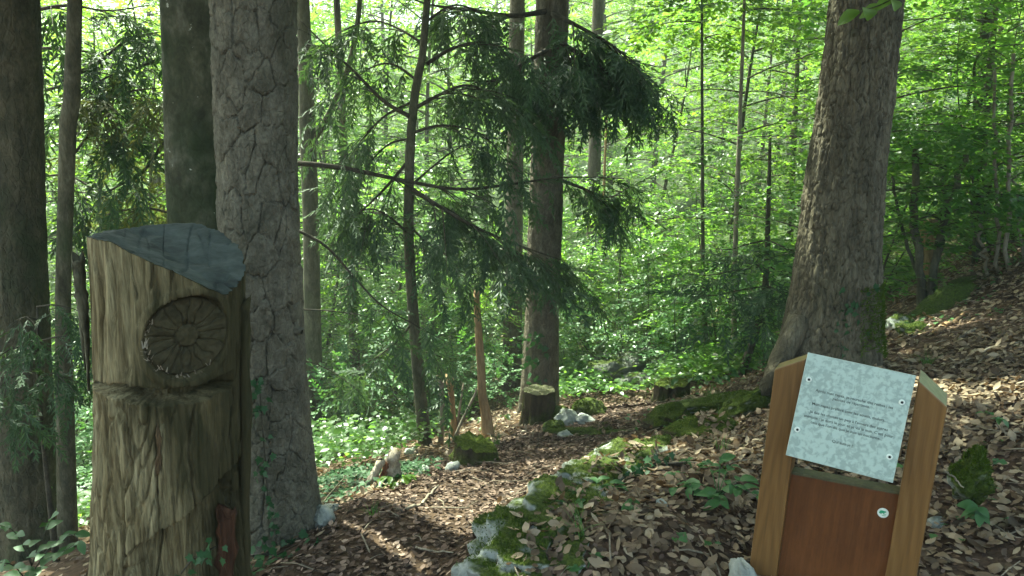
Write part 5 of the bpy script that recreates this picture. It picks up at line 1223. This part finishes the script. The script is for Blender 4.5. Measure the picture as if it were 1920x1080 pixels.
herb_cloud(420, .3, 5, 2.2, 7, (.025, .05), .05, lambda x, y: (near_path(x, y) > .95) & (rng.random(len(x)) < .8), 'herb', 'seedlings', 'scattered small green seedlings among the leaves on the bank', 'seedlings')
def leafy_plant(name, label, base, n, spread, h, size, m='herb', seed=0, cat='plant', up=.15):
    r = np.random.default_rng(seed); t = thing(name, label, cat, base); a = Acc(); base = np.asarray(base)
    for k in range(max(2, n // 4)):
        an = r.uniform(0, 6.28); l = spread * r.uniform(.5, 1); s = np.linspace(0, 1, 6)[:, None]; hk = h * r.uniform(.5, 1.1)
        e = base + np.array([math.cos(an) * l, math.sin(an) * l, 0]); e[2] = gp(e[0], e[1])[2] * .5 + base[2] * .5
        p = base + (e - base) * s ** 1.3 + np.array([0, 0, hk]) * np.sin(s * 1.9)
        a.add(*tube(p, np.linspace(.0022, .001, 6), 4))
        for q in range(4):
            f = r.uniform(.45, 1) if q else 1.; i = f * 5; b0 = int(min(i, 4)); pp = p[b0] * (1 - i + b0) + p[b0 + 1] * (i - b0)
            da = an + r.uniform(-1.3, 1.3); put('leaf', LM[m][r.integers(3)], t, pp, (math.cos(da), math.sin(da), r.normal(-.05, .2)), (r.normal(0, .25), r.normal(0, .25) - .1, 1), size * r.uniform(.7, 1.15))
    V, fs = a.get(); part('stems', V, fs, M['herb'], t); return t
leafy_plant('woodland_herb', 'leafy green plant clump on the bank left of the sign', gpos(1345, 940), 40, .17, .10, .058, 'herb', 1)
leafy_plant('woodland_herb', 'low leafy plant beside the long moss cushion', gpos(1300, 895), 16, .12, .05, .045, 'herb', 2)
leafy_plant('woodland_herb', 'dark round leaved plant on the pale rock rib', gpos(1115, 935), 18, .12, .05, .05, 'herb', 3)
leafy_plant('woodland_herb', 'small three leaved seedling below the pale rock rib', gpos(1068, 960), 6, .05, .03, .042, 'herb', 4)
leafy_plant('woodland_herb', 'seedling standing in dry leaves in the middle of the bank', gpos(1170, 955), 6, .05, .04, .042, 'herb', 5)
leafy_plant('woodland_herb', 'seedling at the bottom edge of the bank', gpos(1100, 1072), 6, .05, .03, .04, 'herb', 6)
leafy_plant('woodland_herb', 'tall seedling on the slope right of the sign', gpos(1835, 985), 10, .07, .09, .055, 'herb', 7)
leafy_plant('woodland_herb', 'leafy sprig above the mossy root hump right of the sign', gpos(1880, 800), 10, .08, .06, .045, 'herb', 8)
leafy_plant('woodland_herb', 'bright leafy plant at the split pale stump', gpos(745, 915), 16, .15, .10, .06, 'leaf', 9)
leafy_plant('woodland_herb', 'leafy plants growing above the low rotten stump', gpos(925, 815), 18, .2, .18, .07, 'leaf', 10)
leafy_plant('woodland_herb', 'grey green leafy plant at the foot of the ledge on the path', gpos(910, 1035), 14, .10, .05, .035, 'herb', 11)
leafy_plant('woodland_herb', 'leafy plant in front of the spruce and the cut stump', gpos(1075, 745), 22, .35, .22, .08, 'leaf', 12)
leafy_plant('woodland_herb', 'pale leafy plant right of the far small stump', gpos(1330, 740), 22, .3, .25, .08, 'herb', 13)
def grass_tuft(label, base, n, h, seed):
    r = np.random.default_rng(seed); V = []; fq = []
    for k in range(n):
        a = r.uniform(0, 6.28); d = np.array([math.cos(a), math.sin(a), 0]); l = h * r.uniform(.5, 1.1); w = np.array([-d[1], d[0], 0]) * .0022; o = base + r.normal(0, .012, 3) * (1, 1, 0); b = len(V)
        for s in (0, .35, .7, 1): p = o + d * l * .75 * s ** 1.6 + np.array([0, 0, l * (s - .35 * s * s)]); V += [p - w * (1 - s * .9), p + w * (1 - s * .9)]
        fq += [(b, b + 1, b + 3, b + 2), (b + 2, b + 3, b + 5, b + 4), (b + 4, b + 5, b + 7, b + 6)]
    return solo('grass_tuft', np.array(V), np.array(fq), M['grass'], label, 'grass')
grass_tuft('arching grass tuft beside the rotting log on the bank', gpos(1352, 850), 26, .13, 1)
grass_tuft('green grass tuft on the bright mossy bank crest', gpos(1350, 790), 40, .14, 2)
grass_tuft('grass tuft on the slope just above the sign plate', gpos(1738, 690), 34, .14, 3)
grass_tuft('thin grass blades beside the ledge at the bottom edge', gpos(1088, 1010), 16, .16, 4)
grass_tuft('pale grass tuft near the far small stump', gpos(1330, 752), 46, .2, 5)
grass_tuft('small grass tuft at the low rotten stump', gpos(930, 835), 24, .12, 6)
grass_tuft('grass tuft under the split pale stump', gpos(700, 968), 20, .09, 7)
# sapling at the lower left corner
sap = thing('beech_sapling', 'young beech twig with big flat leaves in the lower left corner', 'sapling', gp(PY(60, 1080, 3.0)[0], 3.0))
acc = Acc()
for q, rows in enumerate(([(40, 1180, 3.0), (60, 1060, 2.95), (90, 985, 2.9), (95, 975, 2.9)], [(60, 1060, 2.95), (30, 1000, 2.9), (0, 985, 2.85)], [(50, 1090, 2.95), (90, 1050, 2.9), (125, 1030, 2.85), (140, 1020, 2.85)], [(50, 1090, 2.95), (25, 1060, 2.85), (-5, 1055, 2.8)], [(60, 1075, 2.9), (95, 1025, 2.85), (130, 1000, 2.8), (150, 1015, 2.75)])):
    pts = smooth_path([PY(*r_) for r_ in rows], 10); acc.add(*tube(pts, np.linspace(.004, .0015, 10), 5))
    for k in range(3 if q == 0 else 2, 10):
        tg = norm(pts[min(k + 1, 9)] - pts[max(k - 1, 0)])[0:3]; sd = norm(np.cross(tg, (0, 0, 1.))) * (1 if k % 2 else -1)
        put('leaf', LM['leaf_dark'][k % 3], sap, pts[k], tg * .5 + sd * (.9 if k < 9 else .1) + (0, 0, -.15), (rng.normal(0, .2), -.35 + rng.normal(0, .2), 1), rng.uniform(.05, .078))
V, fs = acc.get(); part('stems', V, fs, M['limb_bark'], sap)
# leafy twig of an unseen tree, hanging in above, joined to the leaning tree
acc = Acc(); pts = smooth_path([PY(1760, -120, 3.3), PY(1715, -45, 3.2), PY(1670, 0, 3.1), PY(1612, 22, 3.05)], 12); acc.add(*tube(pts, np.linspace(.006, .0015, 12), 5))
V, fs = acc.get(); tw = part('hanging_twig', V, fs, M['limb_bark'], treeR)
for k in range(3, 12):
    tg = norm(pts[min(k + 1, 11)] - pts[k - 1]); sd = norm(np.cross(tg, (0, 0, 1.))) * (1 if k % 2 else -1)
    o = put('leaf', LM['leaf'][k % 3], treeR, pts[k], tg * .6 + sd * .7 + (0, 0, -.25), (rng.normal(0, .3), -.9, .6), rng.uniform(.075, .1)); o.parent = tw
# ivy climbing
def ivy(label, path_pts, nrm_, n, size, width, seed, r_=.0025):
    r = np.random.default_rng(seed); sp = smooth_path(path_pts, 20); t = thing('ivy_vine', label, 'ivy', sp[0]); V, Q, T = tube(sp, r_, 5); part('stem', V, [Q, T], M['limb_bark'], t)
    nn = np.asarray(nrm_, float)
    for k in range(n):
        i = r.integers(0, 20); p = sp[i] + norm(np.cross(nn, (0, 0, 1.))) * r.normal(0, width) + nn * r.uniform(.004, .02) + (0, 0, r.normal(0, .02))
        put('ivy_leaf', LM['ivy'][k % 3], t, p, norm(np.array([r.normal(0, .7), r.normal(0, .3), -.6 + r.normal(0, .5)])), nn + r.normal(0, .35, 3), size * r.uniform(.6, 1.15))
fr_ = lambda px, py, Y: PY(px, py, Y)
ivy('thin ivy shoot climbing the pine between it and the carved stump', [fr_(505, 1000, 2.80), fr_(500, 900, 2.80), fr_(492, 800, 2.81), fr_(486, 720, 2.82)], (-.1, -1, 0), 44, .035, .022, 1)
ivy('ivy trailing over the ground at the foot of the pine', [ghit(500, 1060) + (0, 0, .02), ghit(545, 1040) + (0, 0, .03), fr_(575, 1015, 2.86), ghit(600, 1020) + (0, 0, .02)], (0, -.6, .8), 34, .042, .05, 2)
ivy('ivy in the sawn hollow of the carved stump', [fr_(340, 1075, 1.70), fr_(360, 1050, 1.69), fr_(385, 1035, 1.69), fr_(405, 1025, 1.70)], (-.2, -1, .3), 14, .03, .02, 3)
ivy('dark ivy climbing the mossy foot of the leaning trunk', [fr_(1582, 690, 3.97), fr_(1580, 640, 4.0), fr_(1590, 590, 4.0), fr_(1604, 545, 4.02)], (0, -1, 0), 60, .042, .045, 4)
ivy('ivy creeping over the bank beside the pale rock rib', [ghit(1185, 900) + (0, 0, .03), ghit(1220, 885) + (0, 0, .03), ghit(1250, 872) + (0, 0, .03)], (0, -.5, .8), 26, .042, .03, 5)
ivy('ivy leaves climbing the side of the straight spruce', [fr_(1000, 740, 7.0), fr_(998, 690, 7.0), fr_(1002, 620, 7.0)], (-.2, -1, 0), 40, .07, .06, 6)
# moss on the foot of the leaning trunk
V, Q = trunk_grid(treeR_path, 60, .02, None, 1.2, .3, .22, 4, 11)
cen = (V[Q[:, 0]] + V[Q[:, 2]]) / 2; kk = (cen[:, 0] > np.interp(cen[:, 2], treeR_path[:, 2], treeR_path[:, 0]) + .04) & (cen[:, 1] < 4.3) & (cen[:, 2] < .75)
moss_tufts(treeR, V, Q[kk], 4500, 7, (.01, .03), -1)
# ------------------------------------------------------------------ thin sunlit haze between the trees
m, t = mat('forest_air'); g = NT(t)
pv_ = g.n('VolumePrincipled', {'Color': (.9, .95, .92, 1), 'Density': .0032}); t.links.new(pv_.outputs[0], g.n('OutputMaterial').inputs['Volume'])
hx, hy0, hy1, hz0, hz1 = 135., -62., 192., -8., 45.
Vh = np.array([(a, b, c) for c in (hz0, hz1) for b in (hy0, hy1) for a in (-hx, hx)])
oh = link('haze', mesh('haze', Vh, np.array([(0, 2, 3, 1), (4, 5, 7, 6), (0, 1, 5, 4), (2, 6, 7, 3), (0, 4, 6, 2), (1, 3, 7, 5)]), m, False)); oh['kind'] = 'stuff'; oh['label'] = 'thin bright haze hanging in the forest air'; oh['category'] = 'haze'
print('objects', len(bpy.data.objects), 'tris', sum(len(m.loops) - 2 * len(m.polygons) for m in bpy.data.meshes))
